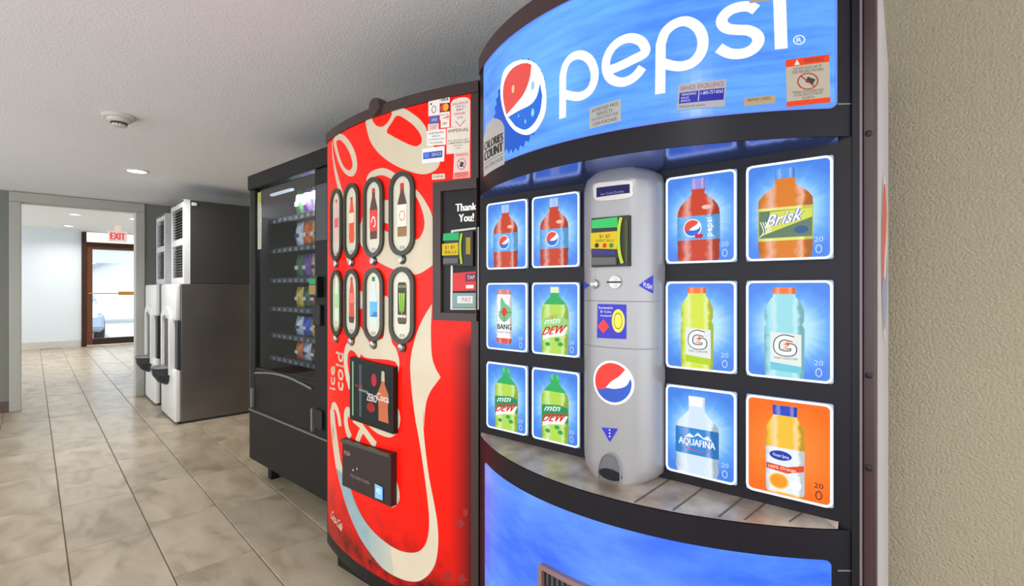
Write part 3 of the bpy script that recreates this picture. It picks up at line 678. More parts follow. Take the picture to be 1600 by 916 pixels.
def dew(o, diet=False):
    w = 0.29; b = bottle(o, prof_soda(w, 0.93, 0.60), 0.5, (176, 214, 84), [(0.86, 0.94, (216, 232, 190) if diet else (40, 180, 110), 'cap')], (120, 190, 70))
    pf = sorted(prof_soda(w, 0.93, 0.60))
    decal(BT, 'neck_tint', [silh(clip_prof(pf, 0.70, 0.86), 0.5)], lit((50, 172, 96)), b, 0.0014)
    decal(BT, 'label', [[U(0.22, 0.26), U(0.78, 0.30), U(0.78, 0.50), U(0.60, 0.53), U(0.22, 0.50)]], lit((150, 206, 120) if diet else (44, 140, 92)), b, 0.0018)
    decal(BT, 'label_flash', [[U(0.24, 0.20), U(0.36, 0.24), U(0.70, 0.28), U(0.78, 0.40), U(0.26, 0.33)]], lit((238, 240, 236)), b, 0.0022)
    btxt(b, 'mtn', 0.30, 0.62, 0.42, 0.49, (232, 246, 236), 0.0028, 0.03, 0.15, 0.0006); btxt(b, 'DEW', 0.27, 0.72, 0.27, 0.38, (216, 40, 40), 0.0030, 0.05, 0.2, 0.0012)
    if diet: btxt(b, 'DIET', 0.36, 0.56, 0.50, 0.54, (216, 40, 60), 0.0028, 0.02, 0.15)
    for u, v in ((0.35, 0.15), (0.62, 0.16), (0.55, 0.22)): decal(BT, 'splash', [circ(*U(u, v), 0.009, 0.006, 12)], lit((52, 160, 84)), b, 0.0020)
def can(o):
    pf = [(0.10, 0.15), (0.14, 0.19), (0.80, 0.195), (0.84, 0.16), (0.90, 0.15)]
    b = bottle(o, pf, 0.45, (240, 238, 238), [(0.10, 0.18, (216, 80, 56), 'base_band'), (0.83, 0.90, (216, 120, 110), 'lid')], (222, 222, 226), 'can_print')
    decal(BT, 'leaf', [smooth_loop([U(0.36, 0.62), U(0.36, 0.74), U(0.40, 0.78), U(0.48, 0.70), U(0.60, 0.64), U(0.62, 0.52), U(0.46, 0.42), U(0.32, 0.50)], 4)], lit((116, 190, 140)), b, 0.0020)
    decal(BT, 'berry', [circ(*U(0.46, 0.57), 0.0105, 0.013, 18)], lit((220, 60, 36)), b, 0.0026)
    stroke(BT, 'target_line', [U(0.30, 0.565), U(0.63, 0.565)], 0.0016, lit((60, 80, 60)), b, 0.0023, False); stroke(BT, 'target_line', [U(0.46, 0.66), U(0.46, 0.42)], 0.0016, lit((60, 80, 60)), b, 0.0023, False)
    btxt(b, 'BANG', 0.29, 0.63, 0.31, 0.39, (50, 70, 60), 0.0026, bold=0.0008); btxt(b, 'ENERGY DRINK', 0.31, 0.61, 0.255, 0.28, (90, 80, 90), 0.0026)
def tea(o):
    w = 0.32; pf = [(0.0, w*0.88), (0.1, w*0.98), (0.2, w), (0.53, w), (0.62, w*0.98), (0.68, w*0.8), (0.76, w*0.38), (0.93, w*0.36)]
    b = bottle(o, pf, 0.47, (214, 122, 32), [(0.20, 0.54, (222, 220, 110), 'label'), (0.83, 0.93, (84, 150, 232), 'cap')], (170, 84, 18))
    decal(BT, 'label_field', [[U(0.16, 0.23), U(0.78, 0.23), U(0.78, 0.51), U(0.16, 0.51)]], lit((96, 124, 96)), b, 0.0020)
    decal(BT, 'label_flash', [[U(0.24, 0.27), U(0.78, 0.42), U(0.78, 0.51), U(0.30, 0.50)]], lit((206, 214, 84)), b, 0.0024)
    btxt(b, 'Brisk', 0.27, 0.68, 0.34, 0.46, (70, 70, 190), 0.0030, 0.06, 0.15, 0.0022); btxt(b, 'Brisk', 0.27, 0.68, 0.34, 0.46, (240, 242, 250), 0.0036, 0.06, 0.15, 0.0006)
    decal(BT, 'lemon_slice', [circ(*U(0.66, 0.30), 0.013, 0.008, 18)], lit((60, 90, 140)), b, 0.0030)
    for k in range(4): stroke(BT, 'swirl', [U(0.17+0.03*k, 0.24+0.02*k), U(0.22+0.03*k, 0.30), U(0.18+0.03*k, 0.40)], 0.002, lit((226, 232, 200)), b, 0.0032)
def sport(o, c, c2):
    w = 0.235; pf = [(0.02, w*0.92), (0.06, w*0.98), (0.44, w), (0.52, w*1.0), (0.56, w*0.88), (0.60, w*0.98), (0.70, w*0.98), (0.78, w*0.8), (0.84, w*0.55), (0.93, w*0.56)]
    b = bottle(o, pf, 0.46, c, [(0.865, 0.93, (240, 118, 48), 'cap')], c2)
    decal(BT, 'label', [[U(0.30, 0.09), U(0.66, 0.07), U(0.66, 0.46), U(0.30, 0.48)]], lit((222, 228, 226)), b, 0.0018)
    decal(BT, 'label_foot', [[U(0.30, 0.09), U(0.66, 0.07), U(0.66, 0.14), U(0.30, 0.17)]], lit(c2), b, 0.0022)
    stroke(BT, 'g_outline', [U(0.57, 0.41), U(0.46, 0.425), U(0.385, 0.385), U(0.38, 0.30), U(0.45, 0.265), U(0.56, 0.275), U(0.565, 0.335), U(0.48, 0.335)], 0.0125, lit((44, 52, 52)), b, 0.0026); stroke(BT, 'g_letter', [U(0.57, 0.41), U(0.46, 0.425), U(0.385, 0.385), U(0.38, 0.30), U(0.45, 0.265), U(0.56, 0.275), U(0.565, 0.335), U(0.48, 0.335)], 0.0085, lit((246, 246, 246)), b, 0.0032)
    decal(BT, 'bolt', [[U(0.42, 0.28), U(0.50, 0.35), U(0.455, 0.35), U(0.55, 0.42), U(0.50, 0.36), U(0.535, 0.355)]], lit((238, 120, 30)), b, 0.0038)
    btxt(b, 'THIRST QUENCHER', 0.34, 0.62, 0.20, 0.225, (80, 90, 90), 0.0028)
def water(o):
    w = 0.31; pf = [(0.02, w*0.9), (0.1, w), (0.20, w*0.95), (0.24, w), (0.52, w), (0.58, w*0.98), (0.70, w*0.5), (0.75, w*0.36), (0.90, w*0.38)]
    b = bottle(o, pf, 0.46, (206, 224, 244), [(0.24, 0.54, (52, 132, 208), 'label'), (0.79, 0.90, (248, 248, 252), 'cap')], (236, 244, 252))
    btxt(b, 'AQUAFINA', 0.20, 0.72, 0.33, 0.42, (240, 246, 255), 0.0024, bold=0.0005)
    decal(BT, 'mountain', [[U(0.28, 0.43), U(0.36, 0.48), U(0.42, 0.45), U(0.48, 0.50), U(0.56, 0.45), U(0.62, 0.48), U(0.68, 0.43), U(0.56, 0.435), U(0.48, 0.47), U(0.40, 0.435)]], lit((230, 240, 252)), b, 0.0024)
    stroke(BT, 'red_swash', [U(0.30, 0.31), U(0.48, 0.29), U(0.66, 0.315)], 0.0018, lit((220, 60, 50)), b, 0.0024)
def juice(o):
    w = 0.225; pf = [(0.03, w*0.92), (0.08, w), (0.50, w), (0.55, w*1.04), (0.60, w*0.95), (0.70, w*0.98), (0.78, w*0.75), (0.82, w*0.62), (0.93, w*0.64)]
    b = bottle(o, pf, 0.47, (236, 190, 62), [(0.05, 0.50, (226, 232, 240), 'label'), (0.83, 0.93, (50, 74, 190), 'cap')], (246, 216, 110))
    decal(BT, 'cranberry_wave', [circ(*U(0.42, 0.42), 0.021, 0.010, 22)], lit((36, 62, 168)), b, 0.0022); btxt(b, 'Ocean Spray', 0.33, 0.52, 0.40, 0.44, (250, 250, 255), 0.0028, -0.01)
    decal(BT, 'red_ribbon', [[U(0.25, 0.27), U(0.50, 0.25), U(0.69, 0.30), U(0.69, 0.36), U(0.50, 0.315), U(0.25, 0.33)]], lit((222, 74, 40)), b, 0.0022)
    btxt(b, '100% Orange', 0.28, 0.60, 0.27, 0.31, (250, 240, 225), 0.0028)
    decal(BT, 'orange_slice', [circ(*U(0.40, 0.16), 0.0185, 0.0165, 24)], lit((250, 196, 70)), b, 0.0024); decal(BT, 'orange_flesh', [circ(*U(0.40, 0.16), 0.0155, 0.0135, 24)], lit((244, 150, 40)), b, 0.0030)
    decal(BT, 'blossom', [circ(*U(0.60, 0.15), 0.010, n=14)], lit((246, 246, 240)), b, 0.0024)
glow = lit((222, 238, 255), 1.35)
face_loop = rrect(-BW/2+0.0045, BW/2-0.0045, -BH/2+0.0045, BH/2-0.0045, 0.009)
rim_loops = [rrect(-BW/2, BW/2, -BH/2, BH/2, 0.013), face_loop]
bev = mat('clear_plastic_edge', (150, 170, 200), 0.2)
arts = [[cola, cola, lambda o: cola(o, True), tea], [can, lambda o: dew(o, True), lambda o: sport(o, (206, 222, 70), (176, 206, 40)), lambda o: sport(o, (150, 214, 224), (110, 196, 214))], [dew, dew, water, juice]]
BLAB = [['red cola bottle', 'red cola bottle', 'red cherry cola bottle', 'amber iced tea bottle'], ['white drink can', 'pale green soda bottle', 'yellow sports drink bottle', 'pale blue sports drink bottle'], ['green soda bottle', 'green soda bottle', 'clear water bottle', 'orange juice bottle']]
for r, zc in enumerate((1.411, 1.162, 0.915)):
    for c, sc in enumerate((0.1175, 0.2955, 0.6965, 0.876)):
        b = empty('product_button', (sc, -0.009, zc), 0, P); b['label'] = 'lit button showing a %s' % BLAB[r][c]
        bb = MB(); bb.bbox(-BW/2-0.001, BW/2+0.001, 0.0, 0.0095, -BH/2-0.001, BH/2+0.001, 0.004, 2); bb.build('lens_body', bev, b)
        slab(BT, 'lit_rim', rim_loops, glow, b, 0.0, 0.0022)
        fc = decal(BT, 'printed_face', [face_loop], M_orange if (r, c) == (2, 3) else M_blue, b, 0.0006)
        arts[r][c](b)
        ink = (40, 30, 60) if (r, c) == (2, 3) else (190, 214, 250)
        if c > 1 or r > 0:
            btxt(b, '20', 0.80, 0.90, 0.17, 0.22, ink, 0.0014); decal(BT, 'ounce_mark', [circ(*U(0.85, 0.10), 0.006, 0.009, 14), circ(*U(0.85, 0.10), 0.0042, 0.007, 14)], lit(ink), b, 0.0014)

# ---- silver column with the payment parts ----------------------------------------------------------
CC, CHW, CD = 0.507, 0.104, 0.088
def col_out(t):
    u = abs(t-CC)/CHW
    return CD*(1-u**3.2)**0.5 if u < 1 else 0.0
PC = PS.like(col_out, 0.006)
M_sil = mat('silver_plastic', (158, 157, 160), 0.36, 0.35)
v = []; f = []; NZ = 36; NS = 40; z0, z1 = 0.776, 1.5465
for j in range(NZ+1):
    z = z0+(z1-z0)*(j/NZ); zt = (z-(z1-0.05))/0.05; zb = ((z0+0.05)-z)/0.05
    k = math.sqrt(max(0, 1-zt*zt)) if zt > 0 else 1.0
    hw = CHW*(0.62+0.38*k); dd = CD*(0.80+0.2*k)
    if zb > 0: kb = math.sqrt(max(0, 1-zb*zb)); hw = CHW*(0.72+0.28*kb)
    for i in range(NS+1):
        u = -1+2*i/NS; u = math.copysign(abs(u)**0.6, u) if abs(u) > 0 else 0.0
        v.append((CC+hw*u, -(dd*max(0, 1-abs(u)**3.2)**0.5), z))
for j in range(NZ):
    for i in range(NS): a = j*(NS+1)+i; f.append((a, a+1, a+NS+2, a+NS+1))
f.append(tuple(range(NS+1))[::-1]); f.append(tuple(range(NZ*(NS+1), (NZ+1)*(NS+1))))
col = MB().add(v, f).build('payment_column', M_sil, P, smooth=0.7); col['label'] = 'silver column with bill slot and coin parts'
def pc(*pts): return PC.pxs(pts)
SEAM = mat('seam_shadow', (120, 120, 126), .6)
for ys in ((472, 474), (541, 543)):
    a = PC.px(918, ys[0]-4); b = PC.px(1028, ys[0]+1); zz = (a[1]+b[1])/2
    decal(PC, 'seam', [rect(CC-0.09, CC+0.1, zz, zz+0.002)], SEAM, col, 0.0006)
q = pc((930, 312), (988, 306), (988, 284), (930, 290)); dsp = slab(PC, 'price_display', [smooth_loop(pc((928, 300), (930, 288), (958, 284), (987, 283), (989, 296), (987, 308), (958, 313), (932, 313)), 3)], mat('silver_light', (206, 200, 196), .35, .2), col, 0, 0.003)
q = pc((933, 309), (985, 302), (985, 288), (933, 294)); decal(PC, 'screen', [q], lit((30, 26, 92), .8), dsp, 0.0036); text(PC, 'Ice Cold Drinks', sub(q, .15, .85, .12, .38), lit((150, 160, 220), .9), dsp, 0.0042)
# bill acceptor
PCF = PS.like(lambda t: CD-0.004)
PCF.step = None
acc = slab(PCF, 'bill_acceptor', [PCF.pxs([(928, 418), (986, 416), (986, 337), (928, 342)])], M_blk2, col, -0.02, 0.012)
decal(PCF, 'green_screen', [PCF.pxs([(929, 358), (969, 356), (969, 340), (929, 345)])], lit((60, 200, 104), .95), acc, 0.0135)
yl = decal(PCF, 'yellow_panel', [PCF.pxs([(927, 389), (968, 390), (968, 362), (927, 365)])], lit((232, 200, 30), .9), acc, 0.0135)
qy = PCF.pxs([(927, 389), (968, 390), (968, 362), (927, 365)]); text(PCF, '$1 $5', sub(qy, .35, .75, .62, .85), INK, yl, 0.0145); text(PCF, 'INSERT BILLS', sub(qy, .2, .9, .42, .56), INK, yl, 0.0145)
for u, cc_ in ((.25, (60, 60, 60)), (.55, (220, 70, 40)), (.8, (60, 150, 60))): decal(PCF, 'note_mark', [circ(*sub(qy, u, u, .2, .2)[0], 0.006, n=12)], lit(cc_, .9), yl, 0.0146)
decal(PCF, 'blue_strip', [PCF.pxs([(928, 398), (966, 399), (966, 393), (928, 391)])], lit((70, 66, 150), .7), acc, 0.0135)
slab(PCF, 'note_slot', [PCF.pxs([(930, 415), (968, 414), (968, 403), (930, 403)])], mat('slot_grey', (88, 84, 84), .4), acc, 0.012, 0.02)
stroke(PCF, 'lit_bezel', PCF.pxs([(975, 341), (972, 356), (971, 378), (973, 398), (977, 412)]), 0.008, lit((196, 216, 60), .95), acc, 0.016)
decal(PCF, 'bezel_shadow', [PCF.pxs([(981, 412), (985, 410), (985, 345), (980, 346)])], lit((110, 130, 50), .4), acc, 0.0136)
# coin lever, coin slot, plates
kp = PCF.px(931, 444); kn = MB().lathe([(0.001, -0.02), (0.010, -0.018), (0.012, -0.01), (0.012, 0.002)], (kp[0], -CD+0.012, kp[1]), 18, 'y').build('lever_knob', mat('chrome', (170, 168, 166), .2, .8), col, smooth=0.6)
stroke(PCF, 'coin_lever', PCF.pxs([(932, 422), (933, 445), (937, 466)]), (0.004, 0.014), mat('lever_grey', (122, 120, 122), .4, .4), col, 0.002)
cs_ = PCF.px(963, 441); MB().lathe([(0.001, -0.006), (0.016, -0.005), (0.018, 0.004)], (cs_[0], -CD+0.002, cs_[1]), 22, 'y').build('coin_plate', mat('chrome', (170, 168, 166), .2, .8), col, smooth=0.6)
decal(PCF, 'coin_slot', [rect(cs_[0]-0.02, cs_[0]+0.016, cs_[1]-0.002, cs_[1]+0.002)], INK, col, 0.011)
NAVY = pr((36, 36, 168), 0.25); WI = pr((230, 232, 245), 0.2)
tri = decal(PC, 'arrow_sticker', [pc((998, 446), (1021, 459), (1021, 430))], NAVY, col, 0.001); text(PC, 'PUSH', [PC.px(1006, 448), PC.px(1019, 453), PC.px(1019, 445), PC.px(1006, 441)], WI, tri, 0.0016)
decal(PC, 'arrow_sticker', [pc((914, 459), (922, 446), (914, 432))], NAVY, col, 0.001)
q = pc((933, 528), (979, 530), (979, 476), (934, 475)); st = decal(PC, 'coin_sticker', [q], NAVY, col, 0.001)
lines(PC, q, [('Recommended for', .06, .56, .86, .93), ('$1 Coins', .12, .5, .74, .81), ('Accepted', .12, .5, .62, .69)], WI, st, 0.0016)
decal(PC, 'yellow_coin', [circ(*sub(q, .74, .74, .52, .52)[0], 0.0165, 0.028, 26)], pr((228, 206, 70), 0.25), st, 0.0016); decal(PC, 'coin_ring', [circ(*sub(q, .74, .74, .52, .52)[0], 0.011, 0.02, 24), circ(*sub(q, .74, .74, .52, .52)[0], 0.0095, 0.0175, 24)], pr((120, 100, 50)), st, 0.0022)
decal(PC, 'red_diamond', [[sub(q, .02, .02, .34, .34)[0], sub(q, .24, .24, .14, .14)[0], sub(q, .44, .44, .34, .34)[0], sub(q, .24, .24, .56, .56)[0]]], pr((224, 40, 40), 0.3), st, 0.0016)
c0 = PC.px(957, 598); gb = globe(PC, c0[0], c0[1], 0.0475, col, 0.001, pr((222, 40, 30), .15), pr((240, 240, 242), .15), pr((34, 76, 176), .15), tilt=6)
tri = decal(PC, 'arrow_sticker', [pc((953, 691), (966, 670), (940, 668))], NAVY, col, 0.001)
for y in (672, 677, 682): decal(PC, 'arrow_mark', [circ(*PC.px(953, y), 0.002, n=8)], WI, tri, 0.0016)
# coin-return opening: arched recess
oc = [PCF.px(935, 752), PCF.px(972, 757), PCF.px(972, 728)]+smooth_loop(PCF.pxs([(972, 728), (966, 712), (954, 706), (942, 713), (936, 730)]), 4, False)[1:]
ch = decal(PC, 'return_chute', [oc], mat('chute_grey', (112, 112, 120), .35, .4), col, 0.001)
slab(PC, 'chute_lip', [oc, [(a[0]+(0.505-a[0])*0.07, a[1]+(0.80-a[1])*0.05) for a in oc]], mat('chute_edge', (150, 150, 156), .35, .3), ch, 0.0, 0.005)
decal(PC, 'return_mouth', [circ(PCF.px(955, 765)[0], 0.797, 0.031, 0.014, 26)], mat('hole_black', (10, 9, 10), .8), ch, 0.0016)

# ---- lit blue panel of the lower door and delivery opening -----------------------------------------
op = rrect(0.352, 0.66, 0.30, 0.563, 0.012); opi = rrect(0.364, 0.648, 0.312, 0.551, 0.006)
lp = decal(PS, 'lower_panel', [rrect(0.060, 0.9545, 0.13, 0.7165, 0.012), op], M_lowblue, P, 0.0012)
lp['label'] = 'backlit plain blue panel'
fr = slab(PS, 'delivery_frame', [op, opi], mat('delivery_frame_metal', (158, 128, 128), .35, .5), P, 0.0, 0.014)
decal(PS, 'delivery_pocket', [opi], mat('hole_black', (10, 9, 10), .8), fr, 0.0006)
for k in range(5): decal(PS, 'pocket_rib', [rect(0.37+0.016*k, 0.378+0.016*k, 0.32, 0.548)], mat('rib_grey', (74, 72, 84), .5), fr, 0.0012)

# ================================================================ RED SODA MACHINE
CS = Surf((0.941, 2.139), (1.053, 1.230), arc_out(0.9159, 0.068))
CF = CS.like(None)
K = empty('soda_machine', CS.L, CS.rz)
tag(K, 'red curved-front soda machine with cream script and oval drink windows', 'vending machine')
M_dk = mat('dark_brown_metal', (58, 42, 40), 0.4); M_kblk = mat('machine_black', (22, 20, 20), 0.42, spec=0.3)
box('cabinet', M_kblk, K, 0.0, 0.9159, 0.05, 0.82, 0.08, 1.915)
box('kick_plate', M_kblk, K, 0.02, 0.9, 0.04, 0.78, 0.0, 0.085)
dr2 = arc_solid(CS, 0.0, 0.9159, 0.115, 1.93, 0.05, 'door', M_kblk, K)
arc_solid(CS, -0.002, 0.9175, 1.896, 1.934, 0.05, 'top_trim', M_dk, K, off=0.006)
kp = CS.px(590, 165); MB().lathe([(0.001, -0.02), (0.03, -0.018), (0.034, -0.008), (0.034, 0.02)], (kp[0], -CS.out(kp[0])+0.0, 1.93), 20, 'y').build('trim_knob', M_dk, K, smooth=0.6)
# printed red front, fading to black at its right-hand edge
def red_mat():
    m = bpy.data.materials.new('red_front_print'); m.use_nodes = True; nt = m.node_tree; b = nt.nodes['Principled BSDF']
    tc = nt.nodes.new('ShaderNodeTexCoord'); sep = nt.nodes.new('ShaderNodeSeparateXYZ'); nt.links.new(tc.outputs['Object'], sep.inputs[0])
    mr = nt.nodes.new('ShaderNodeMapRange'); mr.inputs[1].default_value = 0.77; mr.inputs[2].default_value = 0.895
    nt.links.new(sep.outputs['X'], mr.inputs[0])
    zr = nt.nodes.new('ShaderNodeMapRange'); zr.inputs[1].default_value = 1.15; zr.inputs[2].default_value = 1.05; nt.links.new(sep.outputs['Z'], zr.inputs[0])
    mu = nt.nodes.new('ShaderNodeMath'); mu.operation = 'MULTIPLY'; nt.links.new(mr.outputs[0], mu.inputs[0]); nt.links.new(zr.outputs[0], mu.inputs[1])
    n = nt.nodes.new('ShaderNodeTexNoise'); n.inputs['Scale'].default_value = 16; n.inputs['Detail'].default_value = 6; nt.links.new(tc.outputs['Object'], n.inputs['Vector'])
    lo = nt.nodes.new('ShaderNodeMapRange'); lo.inputs[1].default_value = 0.5; lo.inputs[2].default_value = 0.2; nt.links.new(sep.outputs['Z'], lo.inputs[0])  # shading near the floor painted into the lowest part of the red
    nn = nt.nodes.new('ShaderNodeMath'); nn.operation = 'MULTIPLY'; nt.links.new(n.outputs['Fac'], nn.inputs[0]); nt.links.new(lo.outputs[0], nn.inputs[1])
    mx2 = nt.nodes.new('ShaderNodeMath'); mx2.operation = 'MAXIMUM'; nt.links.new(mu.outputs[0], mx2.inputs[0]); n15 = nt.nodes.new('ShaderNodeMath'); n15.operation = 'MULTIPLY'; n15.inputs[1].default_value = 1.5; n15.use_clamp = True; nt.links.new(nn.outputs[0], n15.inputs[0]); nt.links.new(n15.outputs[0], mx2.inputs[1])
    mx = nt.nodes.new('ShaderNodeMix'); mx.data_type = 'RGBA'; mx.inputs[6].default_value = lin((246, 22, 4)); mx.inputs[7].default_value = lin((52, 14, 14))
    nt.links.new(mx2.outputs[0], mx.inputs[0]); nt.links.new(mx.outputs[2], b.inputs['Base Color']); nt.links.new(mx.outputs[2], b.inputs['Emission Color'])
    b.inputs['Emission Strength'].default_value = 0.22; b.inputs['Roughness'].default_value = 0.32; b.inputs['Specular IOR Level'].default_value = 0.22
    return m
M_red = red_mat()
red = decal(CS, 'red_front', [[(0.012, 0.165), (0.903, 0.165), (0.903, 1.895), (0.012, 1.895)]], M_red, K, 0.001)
def ice_mat():
    m = mat('icy_print', (132, 168, 178), 0.4, noise=(16, 0.5, (176, 190, 192))); nt = m.node_tree; b = nt.nodes['Principled BSDF']
    src = b.inputs['Base Color'].links[0].from_socket; tc = nt.nodes.new('ShaderNodeTexCoord'); sep = nt.nodes.new('ShaderNodeSeparateXYZ'); nt.links.new(tc.outputs['Object'], sep.inputs[0])
    mr = nt.nodes.new('ShaderNodeMapRange'); mr.inputs[1].default_value = 0.36; mr.inputs[2].default_value = 0.60; nt.links.new(sep.outputs['X'], mr.inputs[0])
    mx = nt.nodes.new('ShaderNodeMix'); mx.data_type = 'RGBA'; mx.inputs[7].default_value = lin((206, 200, 176)); nt.links.new(src, mx.inputs[6]); nt.links.new(mr.outputs[0], mx.inputs[0]); nt.links.new(mx.outputs[2], b.inputs['Base Color'])
    return m
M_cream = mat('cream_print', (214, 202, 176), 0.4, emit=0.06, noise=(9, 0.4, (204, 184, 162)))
M_ice = ice_mat()
def a7(*p): return [(500+x*0.3275, 120+y*0.3275) for x, y in p]
def a8(*p): return [(500+x*0.3275, 380+y*0.3275) for x, y in p]
def a9(*p): return [(490+x*0.3014, 640+y*0.3014) for x, y in p]
def aD(*p): return [(505+x*0.1638, 540+y*0.1638) for x, y in p]
def art(loops, m=M_cream, sm=True, off=0.002, name='script_shape'):
    L = [CS.pxs(l) for l in loops]; return decal(CS, name, [smooth_loop(l, 4) if sm else l for l in L], m, red, off)
def ribbon(pts, w, m=M_cream, off=0.002): return stroke(CS, 'script_stroke', CS.pxs(pts), w, m, red, off)
art([a7((220, 206), (248, 186), (300, 166), (345, 149), (385, 146), (425, 164), (472, 198), (505, 240), (520, 288), (560, 360), (575, 400), (560, 440), (520, 462), (480, 465), (430, 452), (370, 428), (310, 390), (265, 345), (235, 290)),
     a7((252, 192), (290, 172), (330, 162), (345, 176), (330, 212), (305, 236), (280, 238), (260, 222)), a7((372, 186), (420, 210), (460, 245), (486, 288), (485, 316), (463, 332), (430, 325), (380, 301), (342, 280), (320, 262), (345, 218))])
art([a7((66, 300), (85, 276), (110, 276), (140, 305), (166, 352), (178, 400), (178, 440), (165, 470), (145, 476), (120, 460), (100, 430), (84, 390), (72, 345)),
     a7((80, 312), (95, 302), (115, 317), (140, 357), (154, 400), (157, 428), (145, 446), (126, 440), (106, 410), (90, 362))])
ribbon(a7((60, 312), (64, 380), (76, 450), (92, 520), (112, 600), (126, 680)), (0.006, 0.05))
ribbon(a7((118, 640), (120, 720), (128, 800), (145, 880)), (0.03, 0.045))
D = [(572, 288), (577, 272), (588, 265), (601, 263), (615, 269), (631, 280), (649, 294), (664, 313), (676, 338), (680, 375), (680, 408), (666, 422), (650, 429), (628, 425), (608, 418), (588, 407), (572, 393), (560, 372), (559, 352), (566, 345)]
Dh = [(577, 292), (584, 278), (598, 274), (614, 281), (632, 292), (649, 305), (659, 325), (664, 349), (659, 368), (649, 375), (628, 372), (610, 365), (596, 356), (582, 345), (575, 320)]
art([D, Dh])
art([[(598, 313), (614, 313), (614, 352), (598, 347)]], sm=False)
art([a8((192, 225), (212, 240), (212, 310), (192, 315))], sm=False)
art([a8((195, 398), (235, 470), (262, 486), (280, 462), (303, 452), (309, 400), (309, 258), (338, 290), (341, 455), (366, 505), (381, 568), (374, 622), (366, 650), (360, 565), (215, 545), (190, 500), (168, 468), (182, 430))])
ribbon(a8((196, 535), (170, 500), (145, 490), (128, 515), (124, 570), (133, 635), (148, 690)), 0.036)
# tall right-hand swash that sweeps round the bottom
H1 = a8((537, 290), (502, 345), (470, 412), (446, 492), (433, 572), (436, 660), (446, 760), (460, 860))
H2 = a9((527, 40), (548, 150), (571, 300), (591, 450), (601, 560), (598, 640), (580, 702), (545, 736), (500, 742), (450, 731), (400, 706))
H3 = a9((420, 862), (480, 886), (540, 891), (582, 870), (612, 838), (636, 788), (648, 700), (645, 600), (626, 480), (601, 350), (581, 200), (571, 80), (572, 0))
H4 = a8((498, 880), (501, 820), (511, 752), (530, 706), (555, 670), (578, 640), (560, 610), (541, 562), (533, 500), (531, 400))
sl = lambda l: smooth_loop(l, 4, False)
decal(CS, 'swash', [sl(CS.pxs(H1+H2))+sl(CS.pxs(H3+H4[:5]))+CS.pxs([H4[5]])+sl(CS.pxs(H4[6:]))], M_cream, red, 0.002)
H5 = a9((400, 706), (330, 650), (270, 580), (222, 490), (190, 400), (162, 340)); H6 = a9((118, 300), (150, 430), (190, 550), (240, 660), (300, 750), (360, 822), (420, 862))
decal(CS, 'swash', [sl(CS.pxs(H5))+sl(CS.pxs(H6))], M_ice, red, 0.002)
H7 = a9((162, 340), (142, 262), (126, 150), (115, 70), (110, 10)); H8 = a9((88, 0), (91, 80), (101, 180), (118, 300))
decal(CS, 'swash', [sl(CS.pxs(H7))+sl(CS.pxs(H8))], M_cream, red, 0.002)
ribbon(aD((100, 910), (96, 800), (88, 680), (95, 590), (112, 575), (135, 610), (155, 690), (165, 770)), 0.032)
ribbon(aD((265, 660), (240, 625), (222, 655), (220, 730), (235, 810), (262, 880)), 0.036)
ribbon(aD((290, 700), (345, 745), (378, 785), (352, 850), (325, 920)), 0.028); ribbon(aD((372, 780), (425, 850), (470, 912), (505, 950)), 0.03)
art([aD((440, 765), (560, 800), (690, 828), (698, 570), (716, 590), (735, 660), (737, 730), (715, 810), (680, 860), (630, 876), (560, 856), (500, 822))])
art([[(616, 745), (622, 757), (625, 772), (624, 783), (618, 791), (611, 792), (613, 782), (615, 765)]])
def a_txt(s, pts, m, off=0.0024, bold=0.0): return text(CS, s, CS.pxs(pts), m, red, off, bold=bold)
# "ice cold" reads upwards: quad = start-bottom, end-bottom, end-top, start-top
a_txt('ice', [(524, 610), (524, 572), (516, 573), (516, 608)], M_cream, bold=0.003); a_txt('cold', [(537, 612), (537, 552), (526, 549), (526, 608)], M_cream, bold=0.003)
a_txt('Coca-Cola', [(517, 808), (534, 830), (538, 820), (520, 797)], M_cream, bold=0.001)
# ice splashes printed near the foot
for (x, y, r) in ((580, 868, .012), (592, 876, .016), (600, 884, .012), (720, 818, .012), (728, 800, .006), (700, 900, .014), (722, 905, .016)):
    art([[(x-9*r/.014, y), (x-3, y-5), (x+2, y-9*r/.014), (x+4, y-3), (x+9*r/.014, y+1), (x+3, y+4), (x, y+8), (x-4, y+4)]], pr((150, 34, 28)), False, 0.0018, 'ice_splash')
# ---- eight oval drink windows ----------------------------------------------------------------------
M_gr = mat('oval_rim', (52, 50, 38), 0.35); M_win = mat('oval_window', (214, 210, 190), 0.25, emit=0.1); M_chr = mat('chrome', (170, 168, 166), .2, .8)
def stad(cx, cz, hw, hh, n=10): return [(cx+hw*math.cos(math.pi*k/n), cz+hh-hw+hw*math.sin(math.pi*k/n)) for k in range(n+1)]+[(cx-hw*math.cos(math.pi*k/n), cz-hh+hw-hw*math.sin(math.pi*k/n)) for k in range(n+1)]
def kbot(pr_, cx, cz, prof, c, bands, name='bottle_print'):
    f = lambda pf: [(cx+w, cz+v) for v, w in pf]+[(cx-w, cz+v) for v, w in reversed(pf)]
    pf = sorted(prof); o = decal(CS, name, [f(pf)], pr(c, .3), pr_, 0.005)
    for v0, v1, cc, nm in bands: decal(CS, nm, [f(clip_prof(pf, v0, v1))], pr(cc, .35), o, 0.0056)
    return o
cont = [(-.085, .017), (-.06, .023), (-.02, .020), (0.0, .022), (0.03, .021), (.07, .011), (.085, .008), (.098, .008)]
glassb = [(-.09, .022), (.025, .024), (.05, .016), (.07, .009), (.092, .009), (.102, .0085)]
canp = [(-.075, .017), (-.065, .022), (.065, .022), (.075, .017)]
